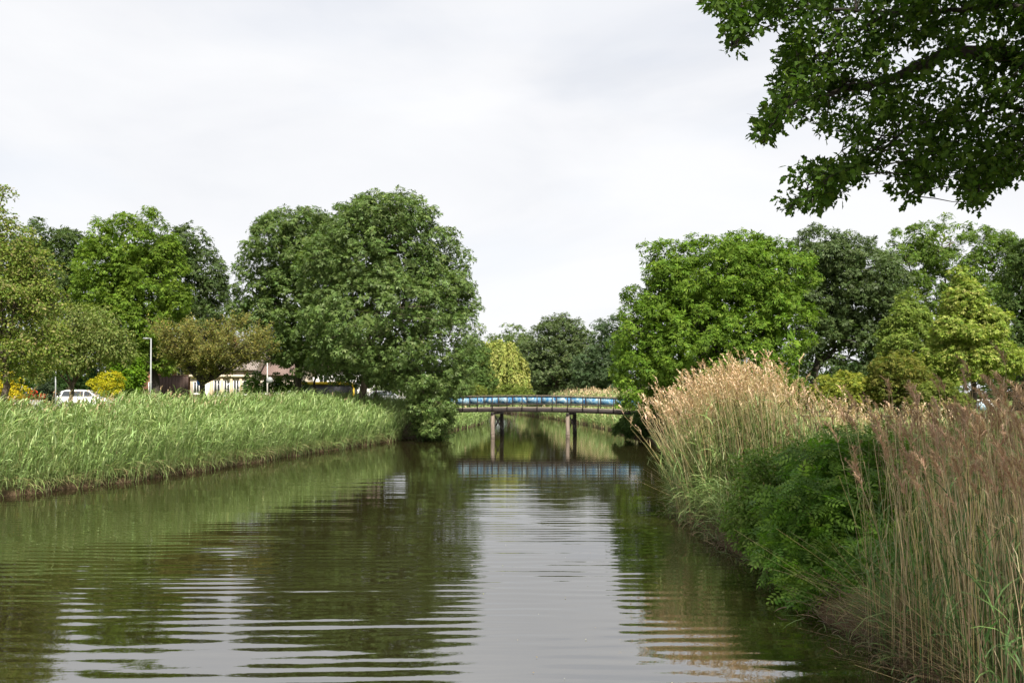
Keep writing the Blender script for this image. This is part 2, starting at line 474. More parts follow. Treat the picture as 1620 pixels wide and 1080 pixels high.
def tree(name, label, Y, trunk_px, lobes, n_clump, per, rc, size, cols, group=None, tr=0.28, mat_leaf=None, mat_bark=None, lean=0.0, T=LEAF_T, TF=LEAF_F,
         cat='tree', fork=0.35, sub=3, twigs=40, depth=0.95, crown_name='crown', trunk_name='trunk', extra_trunks=(), **kw):
    L3 = px_lobes(lobes, Y, depth)
    main = list(L3)
    for l in main:                              # smaller billows on the main lobes
        for _ in range(sub):
            d = rsph(1)[0]; d[2] = d[2] * 0.9 + 0.15; d[1] -= 0.15; d = d / np.linalg.norm(d)
            q = rng.uniform(0.24, 0.40)
            L3.append([l[0] + d[0] * l[3] * 0.92, l[1] + d[1] * l[4] * 0.92, l[2] + d[2] * l[5] * 0.92, l[3] * q * 1.1, l[4] * q * 1.1, l[5] * q])
    bx = (trunk_px - CX) * Y / F
    base = np.array([bx, Y, float(ground_z(bx, Y)) - 0.05])
    th = thing(name, base, label, cat, group)
    ca = Acc()
    cl = foliage(ca, L3, n_clump, per, rc, size, cols, T, TF, **kw)
    ta = Acc()
    La = np.array(main); top = La[np.argmax(La[:, 2] + 0 * La[:, 5])]
    hub_z = base[2] + fork * (top[2] - base[2])
    hub = np.array([base[0] + (La[:, 0].mean() - base[0]) * 0.25 + lean, base[1] + (La[:, 1].mean() - base[1]) * 0.25, hub_z])
    t = np.linspace(0, 1, 7)[:, None]
    pts = base + (hub - base) * t + rng.normal(size=(7, 3)) * np.array([1, 1, 0]) * 0.05 * (t * (1 - t)) * 4
    tube(ta, pts, tr * (1.35 - 0.35 * np.minimum(1, t[:, 0] * 6)) * (1 - 0.25 * t[:, 0]), 9)
    for l in La:
        e = l[:3] + np.array([0, 0, 0.2 * l[5]])
        s0 = pts[-1 - int(rng.integers(0, 2))]
        limb(ta, s0, e, tr * 0.5, tr * 0.12, 0.12)
    for c in cl[rng.permutation(len(cl))[:twigs]]:
        l = La[np.argmin((((c - La[:, :3]) / La[:, 3:]) ** 2).sum(1))]
        limb(ta, l[:3] + rng.normal(size=3) * 0.2 * l[3:], c, tr * 0.14, tr * 0.04, 0.1, 4, 4)
    for (tp, tw) in extra_trunks:
        x2 = (tp - CX) * Y / F
        limb(ta, (x2, Y + rng.uniform(-.5, .8), float(ground_z(x2, Y)) - 0.05), La[np.argmin(abs(La[:, 0] - x2))][:3], tw, tw * 0.4, 0.05, 7, 8)
    part(ta, trunk_name, mat_bark or M_BARK, th, smooth=True)
    part(ca, crown_name, mat_leaf or M_LEAF, th, kind='stuff')
    return th


def shrub(name, label, Y, lobes, n_clump, per, rc, size, cols, group=None, mat_leaf=None, cat='shrub', stems=7, X0=None, **kw):
    L3 = px_lobes(lobes, Y); La = np.array(L3)
    bx = La[:, 0].mean() if X0 is None else X0
    base = np.array([bx, Y, float(ground_z(bx, Y)) - 0.03])
    th = thing(name, base, label, cat, group)
    ca = Acc(); cl = foliage(ca, L3, n_clump, per, rc, size, cols, **kw)
    ta = Acc()
    for c in cl[rng.permutation(len(cl))[:stems]]:
        limb(ta, base + np.array([rng.normal() * .15, rng.normal() * .15, 0]), c, 0.03, 0.008, 0.12, 5, 5)
    part(ta, 'stems', M_TWIG, th)
    part(ca, 'foliage', mat_leaf or M_LEAF, th, kind='stuff')
    return th


# ------------------------------------------------------------------ left bank trees
G_OAK = [(0.086, 0.134, 0.034), (0.10, 0.15, 0.038), (0.125, 0.175, 0.054), (0.073, 0.117, 0.029)]
G_MAPLE = [(0.106, 0.178, 0.020), (0.132, 0.208, 0.025), (0.084, 0.15, 0.018)]
G_DARK = [(0.062, 0.096, 0.026), (0.076, 0.112, 0.031), (0.053, 0.083, 0.023)]
G_BRIGHT = [(0.112, 0.178, 0.020), (0.136, 0.205, 0.025), (0.092, 0.152, 0.018)]
G_OLIVE = [(0.165, 0.20, 0.042), (0.14, 0.185, 0.036), (0.25, 0.225, 0.095), (0.115, 0.172, 0.03), (0.20, 0.235, 0.045), (0.13, 0.185, 0.035)]

tree('oak_tree', 'tall broad oak standing beside the left end of the footbridge, the biggest tree', 64, 563,
     [(612, 395, 88, 75), (545, 430, 70, 72, -1), (688, 440, 52, 72, 1), (600, 505, 118, 80, -1.5), (700, 530, 52, 88, -1), (560, 565, 62, 42), (652, 574, 74, 44, -1), (682, 640, 32, 44, -1), (615, 350, 70, 42), (733, 500, 24, 44), (710, 395, 16, 25), (708, 596, 18, 52, -1), (600, 592, 45, 24, 1.5)],
     1250, 40, 0.62, 0.28, G_OAK, mat_leaf=M_LEAFG, tr=0.3, twigs=130, T=TRI_T, TF=TRI_F, extra_trunks=((580, 0.13),), inner=0.2)
tree('oak_tree', 'oak with dark trunk just left of the biggest tree, between it and the hedge', 71, 473,
     [(470, 400, 70, 62), (430, 455, 55, 68), (482, 500, 82, 75), (400, 485, 28, 38), (525, 400, 48, 55), (505, 560, 58, 38), (460, 368, 48, 32), (440, 530, 50, 40)],
     720, 42, 0.66, 0.29, [(0.078, 0.124, 0.029), (0.09, 0.14, 0.033), (0.11, 0.158, 0.044)], mat_leaf=M_LEAFG, tr=0.32, twigs=80, T=TRI_T, TF=TRI_F, extra_trunks=((497, 0.14),), mat_bark=M_BARKD)
tree('maple_tree', 'bright green tree with a round-topped crown rising behind the grey lamp post', 70, 250,
     [(205, 395, 62, 52), (185, 450, 58, 60), (240, 450, 52, 60), (215, 520, 72, 52), (158, 425, 32, 42), (250, 405, 28, 38), (243, 555, 38, 32), (205, 560, 40, 30)],
     640, 42, 0.66, 0.29, G_BRIGHT, tr=0.34, twigs=60, T=TRI_T, TF=TRI_F, mat_bark=M_BARKD)
tree('alder_tree', 'dark green tree behind the round-topped bright green one, right of its crown', 88, 330,
     [(300, 405, 38, 45), (322, 445, 33, 48), (280, 410, 30, 45), (330, 495, 28, 48), (300, 520, 55, 48)],
     380, 34, 0.75, 0.36, G_DARK, mat_leaf=M_LEAFG, tr=0.3, twigs=30, T=TRI_T, TF=TRI_F)
tree('alder_tree', 'dark green tree in the left background behind the loose olive tree', 84, 110,
     [(75, 400, 48, 42), (120, 402, 36, 32), (105, 455, 60, 60), (45, 440, 60, 60), (140, 490, 38, 58), (85, 545, 90, 55)],
     480, 32, 0.75, 0.36, G_DARK, tr=0.3, twigs=30, T=TRI_T, TF=TRI_F)
tree('robinia_tree', 'loose olive-green tree with tan seed clusters filling the left edge', 40, 8,
     [(-25, 400, 55, 75), (25, 475, 62, 62), (-12, 340, 26, 45), (52, 430, 32, 42), (10, 560, 66, 40), (72, 545, 38, 42), (4, 312, 12, 20), (-60, 490, 60, 80), (75, 480, 30, 30), (30, 390, 26, 26)],
     860, 44, 0.42, 0.14, G_OLIVE, tr=0.16, twigs=260, inner=0.3, shell=0.55, scat=0.8, hang=0.2, core=30)
tree('cherry_tree', 'small green tree with drooping leaves standing in front of the white car', 49, 110,
     [(130, 520, 52, 34), (95, 550, 46, 38), (168, 548, 36, 26), (138, 568, 46, 22), (195, 548, 18, 25), (70, 575, 25, 28)],
     360, 36, 0.46, 0.20, [(0.125, 0.17, 0.042), (0.155, 0.195, 0.05), (0.2, 0.22, 0.07)], tr=0.13, twigs=60, T=LONG_T * np.array([1, 1.5, 1]), hang=0.7, fork=0.4)


# low spreading tree with bronze feathery sprays
def bronze_tree():
    Y = 56
    bx = (321 - CX) * Y / F
    base = np.array([bx, Y, float(ground_z(bx, Y)) - 0.05])
    th = thing('plum_tree', base, 'low wide tree with feathery bronze-green sprays before the cream houses', 'tree')
    ta, ca = Acc(), Acc()
    fork_ = P(320, 606, Y)
    tube(ta, [base, base * .5 + fork_ * .5, fork_], [0.2, 0.17, 0.17], 8)
    s = Y / F
    ends = []
    for i in range(38):
        a = rng.uniform(0, 2 * math.pi)
        r = rng.uniform(0.45, 1.0)
        px = 346 + 104 * r * math.cos(a)
        e = P(px, 556 - rng.uniform(-18, 52) * (1.15 - 0.45 * r), Y) + np.array([0, math.sin(a) * r * 2.7, 0])
        ends.append(limb(ta, fork_ + rng.normal(size=3) * 0.05, e, 0.085, 0.02, 0.1, 7, 5))
    n = 0
    for pts in ends:
        for q in range(24):
            t = rng.uniform(0.35, 1)
            i = t * (len(pts) - 1); i0 = min(int(i), len(pts) - 2)
            p0 = pts[i0] + (pts[i0 + 1] - pts[i0]) * (i - i0)
            d = nrm(pts[-1] - pts[0]) * 0.7 + rng.normal(size=3) * 0.5 + np.array([0, 0, 0.35])
            d = nrm(d); ln = rng.uniform(0.6, 1.2)
            p1 = p0 + d * ln
            beam(ta, p0, p1, 0.012, 0.012)
            m = 40
            tt = rng.random(m)[:, None]
            pos = p0 + (p1 - p0) * tt + rng.normal(size=(m, 3)) * 0.09
            nr_ = nrm(rng.normal(size=(m, 3)) + np.array([0, 0, .6]))
            xd = nrm(d + rng.normal(size=(m, 3)) * 0.8)
            X, Yv, Z = frame(nr_, xd)
            inst(ca, LONG_T * np.array([1, 1.4, 1]), LEAF_F, pos, X, Yv, Z, 0.15 * rng.uniform(0.7, 1.3, m), jitter([(0.22, 0.215, 0.058), (0.185, 0.205, 0.055), (0.16, 0.165, 0.055), (0.27, 0.225, 0.062)], m, 0.25))
    part(ta, 'trunk', M_BARKD, th, smooth=True)
    part(ca, 'crown', M_LEAF, th, kind='stuff')


bronze_tree()

# bushes on the left bank
shrub('yellow_shrub', 'golden yellow shrub at the left edge of the picture', 52, [(12, 612, 22, 20), (30, 625, 14, 16), (-8, 620, 18, 20)], 90, 40, 0.26, 0.13, [(0.42, 0.34, 0.015), (0.5, 0.38, 0.02), (0.3, 0.28, 0.02)])
shrub('yellow_shrub', 'clipped golden yellow shrub behind the bonnet of the white car', 63.5, [(173, 603, 17, 14), (155, 606, 9, 9), (175, 615, 18, 12)], 80, 44, 0.3, 0.15, [(0.40, 0.36, 0.015), (0.46, 0.40, 0.02), (0.3, 0.3, 0.02)])
shrub('laurel_bush', 'tall rounded bright green bush left of the grey lamp post', 66, [(203, 600, 24, 36), (198, 580, 14, 22), (212, 612, 18, 25)], 150, 46, 0.36, 0.19, [(0.10, 0.19, 0.012), (0.13, 0.22, 0.015), (0.08, 0.15, 0.012)])
shrub('rose_bush', 'bush dotted with red flowers behind the grey picket fence', 56, [(55, 628, 14, 9), (35, 633, 10, 8), (68, 636, 8, 7)], 40, 40, 0.2, 0.1, [(0.04, 0.08, 0.02), (0.05, 0.09, 0.02), (0.62, 0.02, 0.015)])
shrub('rose_bush', 'small red-flowered bush behind the boot of the white car', 72, [(92, 626, 9, 8), (84, 629, 7, 6)], 26, 40, 0.2, 0.12, [(0.04, 0.08, 0.02), (0.55, 0.02, 0.015)])
shrub('conifer_shrub', 'dark grey-green shrub between the red-flowered bushes', 62, [(77, 619, 14, 16), (70, 628, 12, 10)], 70, 40, 0.28, 0.14, [(0.035, 0.055, 0.03), (0.05, 0.07, 0.035)])
shrub('evergreen_shrub', 'dark evergreen shrub in the shade under the small drooping tree', 74, [(97, 596, 22, 28), (128, 605, 30, 24), (150, 598, 22, 26)], 130, 40, 0.36, 0.19, [(0.05, 0.1, 0.025), (0.035, 0.07, 0.02)])
shrub('privet_bush', 'round green bush with a lit top left of the white sign pole', 72, [(404, 606, 16, 16), (398, 612, 12, 14), (412, 614, 10, 12)], 80, 42, 0.3, 0.15, [(0.05, 0.1, 0.02), (0.075, 0.14, 0.02)])
shrub('clipped_hedge', 'clipped hedge with yellow-green top right of the white sign pole', 73, [(440, 606, 16, 14), (455, 608, 18, 14), (468, 610, 14, 14), (430, 610, 10, 12), (448, 618, 26, 12)], 130, 40, 0.3, 0.15, [(0.05, 0.1, 0.02), (0.1, 0.16, 0.02)], cat='hedge')
shrub('alder_bush', 'leafy bush hanging over the water in front of the bridge', 65.5, [(684, 655, 30, 36), (664, 645, 18, 26, 1), (698, 672, 16, 22), (682, 680, 24, 14), (702, 640, 14, 24), (676, 622, 28, 26)], 330, 40, 0.42, 0.2, G_OAK, mat_leaf=M_LEAFG, X0=-8.4, stems=24, bottom=1.0)

# ------------------------------------------------------------------ right bank trees
tree('maple_tree', 'wide bright green maple drooping over the right end of the footbridge', 58, 1136,
     [(1130, 445, 88, 68), (1060, 470, 58, 58), (1190, 440, 68, 62), (1040, 545, 66, 62, -1), (1120, 555, 108, 72, -1), (1210, 520, 75, 75), (1016, 605, 42, 42, -1), (1085, 620, 52, 34, -1), (1155, 400, 62, 30), (1238, 430, 42, 42), (1000, 562, 26, 42), (1040, 420, 24, 26)],
     1200, 40, 0.6, 0.27, G_MAPLE, tr=0.32, twigs=130, T=TRI_T, TF=TRI_F, mat_bark=M_BARKD, inner=0.2)
tree('oak_tree', 'dark oak right of the wide bright maple, its bare trunk base showing', 66, 1279,
     [(1298, 415, 60, 48), (1340, 450, 72, 68), (1265, 480, 58, 68), (1385, 500, 50, 66), (1310, 545, 90, 50), (1400, 445, 26, 32), (1375, 550, 45, 40)],
     800, 38, 0.64, 0.28, [(0.070, 0.104, 0.034), (0.082, 0.118, 0.04), (0.060, 0.09, 0.028)], mat_leaf=M_LEAFG, tr=0.3, twigs=90, T=TRI_T, TF=TRI_F, mat_bark=M_BARKD, bottom=0.7)
tree('sycamore_tree', 'tall bright tree at the back right with sky showing through its crown', 88, 1500,
     [(1490, 390, 62, 40), (1432, 412, 38, 36), (1545, 415, 52, 48), (1582, 430, 32, 45), (1535, 480, 60, 40), (1420, 470, 34, 40), (1500, 520, 90, 40), (1468, 462, 30, 26)],
     560, 40, 0.78, 0.34, [(0.1, 0.158, 0.026), (0.118, 0.178, 0.034), (0.085, 0.14, 0.024)], tr=0.3, twigs=120, T=TRI_T, TF=TRI_F, inner=0.1, core=26)
tree('linden_tree', 'dark leafy tree cut off by the right edge of the picture', 72, 1607,
     [(1620, 425, 34, 40), (1650, 480, 55, 90), (1612, 510, 30, 60), (1640, 570, 50, 50), (1608, 575, 26, 30)],
     460, 32, 0.66, 0.31, [(0.062, 0.1, 0.026), (0.075, 0.115, 0.03)], tr=0.28, twigs=50, T=TRI_T, TF=TRI_F, mat_bark=M_BARKD, bottom=0.5, extra_trunks=((1619, 0.2),))
G_LIME = [(0.175, 0.235, 0.035), (0.22, 0.275, 0.045), (0.12, 0.18, 0.025), (0.32, 0.345, 0.09)]
tree('hornbeam_tree', 'pointed yellow-green tree, the taller of two on the right lawn', 46, 1541,
     [(1524, 444, 10, 22), (1526, 482, 30, 28), (1530, 524, 50, 32), (1532, 566, 68, 30), (1500, 585, 36, 22), (1575, 575, 34, 24), (1555, 510, 22, 22)],
     620, 40, 0.42, 0.19, G_LIME, tr=0.16, twigs=80, T=TRI_T, TF=TRI_F, hang=0.4, mat_bark=M_BARKD, bottom=0.6)
tree('hornbeam_tree', 'pointed yellow-green tree, the shorter of two, before the dark oak', 51, 1446,
     [(1440, 476, 10, 20), (1437, 508, 26, 24), (1434, 544, 40, 30), (1444, 582, 48, 24)],
     330, 40, 0.42, 0.2, [(0.155, 0.21, 0.038), (0.19, 0.245, 0.05), (0.11, 0.16, 0.028)], tr=0.15, twigs=50, T=TRI_T, TF=TRI_F, hang=0.4, mat_bark=M_BARKD, bottom=0.6)
G_YSH = [(0.2, 0.225, 0.03), (0.25, 0.255, 0.038), (0.135, 0.17, 0.025)]
shrub('dogwood_shrub', 'spreading yellow-green shrub right of the bare oak trunk', 43, [(1335, 612, 40, 20), (1370, 620, 34, 18), (1310, 618, 25, 16), (1350, 630, 50, 18)], 260, 34, 0.3, 0.15, G_YSH, T=TRI_T, TF=TRI_F, stems=20)
shrub('spindle_shrub', 'taller olive-yellow shrub between the spreading shrub and pointed trees', 42, [(1418, 585, 34, 26), (1435, 605, 34, 24), (1405, 612, 28, 24), (1450, 625, 40, 22)], 300, 34, 0.3, 0.14, [(0.14, 0.15, 0.028), (0.09, 0.12, 0.02), (0.17, 0.165, 0.035)], T=TRI_T, TF=TRI_F, stems=24)
shrub('dogwood_shrub', 'yellow-green shrub under the bright maple left of the oak trunk', 44, [(1240, 615, 34, 18), (1205, 618, 30, 18), (1262, 625, 24, 14), (1225, 632, 50, 14)], 200, 34, 0.3, 0.15, [(0.12, 0.17, 0.022), (0.09, 0.13, 0.02)], T=TRI_T, TF=TRI_F)
shrub('dogwood_shrub', 'leafy shrub at the foot of the taller pointed tree', 40, [(1480, 625, 30, 18), (1500, 638, 32, 16), (1465, 640, 22, 14)], 170, 34, 0.28, 0.14, [(0.10, 0.13, 0.024), (0.14, 0.17, 0.03)], T=TRI_T, TF=TRI_F)

# ------------------------------------------------------------------ far trees beyond the bridge
tree('maple_tree', 'dark round tree in the distance behind the middle of the bridge', 128, 880,
     [(880, 548, 42, 40), (850, 577, 36, 38), (915, 560, 32, 40), (878, 526, 24, 25), (895, 595, 62, 34), (845, 605, 24, 24), (912, 522, 12, 16)],
     620, 34, 0.85, 0.39, [(0.07, 0.1, 0.036), (0.082, 0.116, 0.042), (0.1, 0.135, 0.048)], mat_leaf=M_LEAFG, tr=0.35, twigs=40, T=TRI_T, TF=TRI_F)
tree('willow_tree', 'grey-green tree in the distance next to the wide bright maple', 118, 968,
     [(962, 552, 28, 42), (945, 585, 34, 38), (985, 540, 24, 42), (965, 600, 45, 24)], 340, 32, 0.85, 0.38, [(0.06, 0.095, 0.04), (0.075, 0.11, 0.05)], tr=0.3, twigs=40, T=TRI_T, TF=TRI_F)
tree('poplar_tree', 'pale green treetop showing behind the weeping willow', 165, 805,
     [(805, 545, 30, 28), (775, 565, 30, 28), (830, 560, 22, 22), (800, 590, 55, 30)], 280, 30, 1.0, 0.47, [(0.10, 0.145, 0.045), (0.12, 0.165, 0.05)], tr=0.3, twigs=20, T=TRI_T, TF=TRI_F)
tree('ash_tree', 'mid-green tree between the biggest oak and the weeping willow', 104, 742,
     [(745, 575, 26, 36), (735, 600, 34, 26), (760, 600, 20, 24)], 260, 32, 0.7, 0.34, [(0.075, 0.12, 0.03), (0.09, 0.14, 0.035)], tr=0.25, twigs=20, T=TRI_T, TF=TRI_F)


def willow():
    Y = 118
    base = np.array([(786 - CX) * Y / F, Y, 2.0])
    th = thing('willow_tree', base, 'weeping yellow-green willow in the distance behind the bridge', 'tree')
    ta, ca = Acc(), Acc()
    s = Y / F
    lob = [(795, 553, 20, 20), (779, 566, 22, 20), (811, 570, 17, 22), (765, 586, 18, 18), (795, 590, 24, 20), (755, 602, 14, 14), (820, 598, 10, 16), (775, 548, 10, 10)]
    L3 = np.array(px_lobes(lob, Y))
    tube(ta, [base, base + [0, 0, 3], base + [0.2, 0, 5.2]], [0.4, 0.34, 0.28], 8)
    for l in L3:
        limb(ta, base + [0.1, 0, 4.6], l[:3], 0.2, 0.06)
    for cu in range(150):
        l = L3[rng.integers(len(L3))]; d = rsph(1)[0]; d[2] = abs(d[2]) * 0.95 - 0.1
        anchor = l[:3] + d * l[3:] * rng.uniform(0.8, 1.05)
        full = rng.uniform(0.45, 1.0) * np.clip(anchor[2] - 2.5, 0.8, 5.5)
        cc = np.array([(0.30, 0.33, 0.085), (0.22, 0.26, 0.06), (0.37, 0.38, 0.12)][rng.integers(3)])
        for st in range(6):
            top = anchor + rng.normal(size=3) * np.array([0.22, 0.22, 0.12]); ln = full * rng.uniform(0.5, 1.0)
            m = int(7 + ln * 11)
            t = rng.random(m)[:, None]
            out_ = np.array([d[0], d[1], 0]) * 0.5
            pos = top + out_ * np.sqrt(t) - np.array([0, 0, 1]) * ln * t + rng.normal(size=(m, 3)) * 0.05
            nr_ = nrm(rng.normal(size=(m, 3)) * 0.6 + d + [0, 0, .3]); xd = nrm(rng.normal(size=(m, 3)) * 0.35 + [0, 0, -1])
            X, Yv, Z = frame(nr_, xd)
            inst(ca, LONG_T * np.array([1, 1.4, 1]), LEAF_F, pos, X, Yv, Z, 0.42 * rng.uniform(0.7, 1.3, m), jitter(cc, m, 0.2))
    part(ta, 'trunk', M_BARK, th, smooth=True)
    part(ca, 'crown', M_LEAF, th, kind='stuff')


willow()
shrub('bramble_bush', 'yellow-green bush beyond the bridge under the mid-green tree', 96, [(738, 618, 22, 12), (722, 622, 16, 12), (752, 624, 14, 10)], 110, 34, 0.5, 0.24, [(0.14, 0.16, 0.03), (0.10, 0.13, 0.025)], T=TRI_T, TF=TRI_F)
shrub('bramble_bush', 'light green bush beyond the bridge at the foot of the willow', 112, [(810, 620, 16, 10), (828, 622, 12, 8), (798, 626, 16, 8)], 90, 34, 0.5, 0.26, [(0.12, 0.16, 0.03), (0.14, 0.18, 0.035)], T=TRI_T, TF=TRI_F)
shrub('alder_bush', 'dark green bush on the far bank under the right end of the bridge', 66, [(1010, 672, 26, 18), (1035, 668, 26, 22), (990, 680, 14, 10)], 170, 34, 0.4, 0.2, [(0.055, 0.1, 0.024), (0.07, 0.12, 0.028)], T=TRI_T, TF=TRI_F)

shrub('hazel_thicket', 'green thicket closing the canal bend in the distance under the willow', 150, [(760, 612, 26, 14), (800, 612, 26, 14), (735, 608, 24, 16), (845, 612, 24, 14)], 150, 34, 0.9, 0.5, [(0.075, 0.12, 0.032), (0.095, 0.145, 0.038)], T=TRI_T, TF=TRI_F)
shrub('hazel_thicket', 'dark thicket at the foot of the dark round distant tree', 132, [(880, 618, 34, 16), (930, 616, 34, 18), (965, 614, 26, 18), (850, 622, 20, 12)], 190, 34, 0.8, 0.42, [(0.055, 0.09, 0.032), (0.068, 0.106, 0.036)], T=TRI_T, TF=TRI_F)
shrub('hazel_thicket', 'green thicket on the left bank behind the bridge end', 92, [(690, 618, 30, 22), (655, 615, 28, 22), (722, 616, 24, 18), (620, 612, 24, 16)], 200, 34, 0.6, 0.3, [(0.085, 0.125, 0.034), (0.1, 0.145, 0.038)], T=TRI_T, TF=TRI_F)
shrub('hazel_thicket', 'shaded thicket under the bright maple behind the reed clump', 64, [(1090, 628, 50, 26), (1160, 622, 50, 28), (1220, 620, 40, 26), (1040, 632, 34, 24)], 260, 34, 0.5, 0.25, [(0.07, 0.115, 0.025), (0.085, 0.13, 0.028)], T=TRI_T, TF=TRI_F)

# wooded background that reads as one mass
wa = Acc()
lob = []
for x in np.arange(-150, 155, 8.0):
    y = 185 + 25 * rng.random() - 0.0006 * x * x
    h = rng.uniform(4.2, 6.4)
    lob.append([x + rng.uniform(-3, 3), y, 2 + h * 0.6, 7.0, 5.0, h])
foliage(wa, lob, 1300, 12, 1.9, 1.55, [(0.05, 0.09, 0.028), (0.065, 0.105, 0.03), (0.045, 0.08, 0.024)], T=TRI_T, TF=TRI_F, inner=0.1)
link('distant_wood', wa.mesh('distant_wood', M_LEAF), label='low distant belt of trees closing the view behind everything', cat='wood', kind='stuff')


# ================================================================== reeds
def ribbons(acc, base, az, el, length, width, curl, col, segs=3, droop_col=None):
    """curved tapering blades; el start elevation, curl total bend downwards"""
    n = len(base)
    pts = [base]; e = el.copy()
    for s in range(segs):
        h = np.cos(e)
        dv = np.stack([np.cos(az) * h, np.sin(az) * h, np.sin(e)], 1)
        pts.append(pts[-1] + dv * (length / segs)[:, None])
        e = e - curl / segs
    side = np.stack([-np.sin(az), np.cos(az), np.zeros(n)], 1)
    tilt = rng.normal(0, 0.5, (n, 1)); side = nrm(side + np.array([0, 0, 1.0]) * tilt)
    prof = {2: [0.8, 1.0], 3: [0.7, 1.0, 0.75], 4: [0.7, 1.0, 0.9, 0.55]}[segs]
    V = []
    for s in range(segs):
        wv = (width * prof[s] / 2)[:, None] * side
        V += [pts[s] - wv, pts[s] + wv]
    V.append(pts[-1])
    k = 2 * segs + 1
    V = np.stack(V, 1)
    off = (np.arange(n) * k)[:, None]
    q = np.concatenate([off + np.array([[2 * s, 2 * s + 1, 2 * s + 3, 2 * s + 2]]) for s in range(segs - 1)])
    t = off + np.array([[2 * segs - 2, 2 * segs - 1, 2 * segs]])
    acc.add(V.reshape(-1, 3), [q, t], np.repeat(col, k, 0))


def stalks(acc, base, tipoff, h, rad, col, sides=3, segs=4, bend=1.7):
    """bent stems; returns function giving the point at parameter t"""
    n = len(base)
    ts = np.linspace(0, 1, segs + 1)
    th = rng.uniform(0, 6.28, n)
    V = []
    for t in ts:
        c = base + np.stack([tipoff[:, 0] * t ** bend, tipoff[:, 1] * t ** bend, h * t], 1)
        r = rad * (1 - 0.6 * t)
        for k in range(sides):
            a = th + 2 * math.pi * k / sides
            V.append(c + np.stack([np.cos(a) * r, np.sin(a) * r, 0 * r], 1))
    V = np.stack(V, 1); kk = (segs + 1) * sides
    off = (np.arange(n) * kk)[:, None]
    if sides == 2:
        q = np.concatenate([off + np.array([[2 * s, 2 * s + 1, 2 * s + 3, 2 * s + 2]]) for s in range(segs)])
    else:
        q = np.concatenate([off + np.array([[s * sides + k, s * sides + (k + 1) % sides, (s + 1) * sides + (k + 1) % sides, (s + 1) * sides + k]]) for s in range(segs) for k in range(sides)])
    acc.add(V.reshape(-1, 3), [q], np.repeat(col, kk, 0))
    return lambda t, i: base[i] + np.stack([tipoff[i, 0] * t ** bend, tipoff[i, 1] * t ** bend, h[i] * t], 1)


def plumes(acc, pt, tdir, length, col, strands, width):
    """feathery one-sided seed heads at points pt, bending along tdir (azimuth)"""
    n = len(pt)
    i = np.repeat(np.arange(n), strands); m = len(i)
    t = rng.random(m)
    ax = np.stack([np.cos(tdir[i]) * 0.45 * t ** 1.5, np.sin(tdir[i]) * 0.45 * t ** 1.5, t - 0.25 * t ** 2], 1) * length[i][:, None]
    az = tdir[i] + rng.normal(0, 1.1, m)
    ln = length[i] * (0.16 + 0.36 * (1 - t) * np.minimum(1, t * 5 + 0.35)) * rng.uniform(0.6, 1.3, m)
    ribbons(acc, pt[i] + ax, az, rng.uniform(0.7, 1.35, m), ln, np.full(m, width) * rng.uniform(0.6, 1.3, m), rng.uniform(0.6, 2.0, m), jitter(col, m, 0.22), 2)


GREEN_REED = [(0.205, 0.29, 0.092), (0.25, 0.335, 0.118), (0.165, 0.242, 0.072), (0.315, 0.39, 0.165)]
STRAW = [(0.42, 0.33, 0.17), (0.36, 0.27, 0.14), (0.48, 0.38, 0.21), (0.30, 0.23, 0.13)]
PLUME = [(0.36, 0.235, 0.145), (0.30, 0.19, 0.12), (0.42, 0.28, 0.17)]


def scatter_left(n, y0, y1, d0, d1, dens_pow=1.0):
    y = rng.uniform(y0, y1, n); d = d0 + (d1 - d0) * rng.random(n) ** dens_pow
    x = lb(y) - d
    return x, y, d


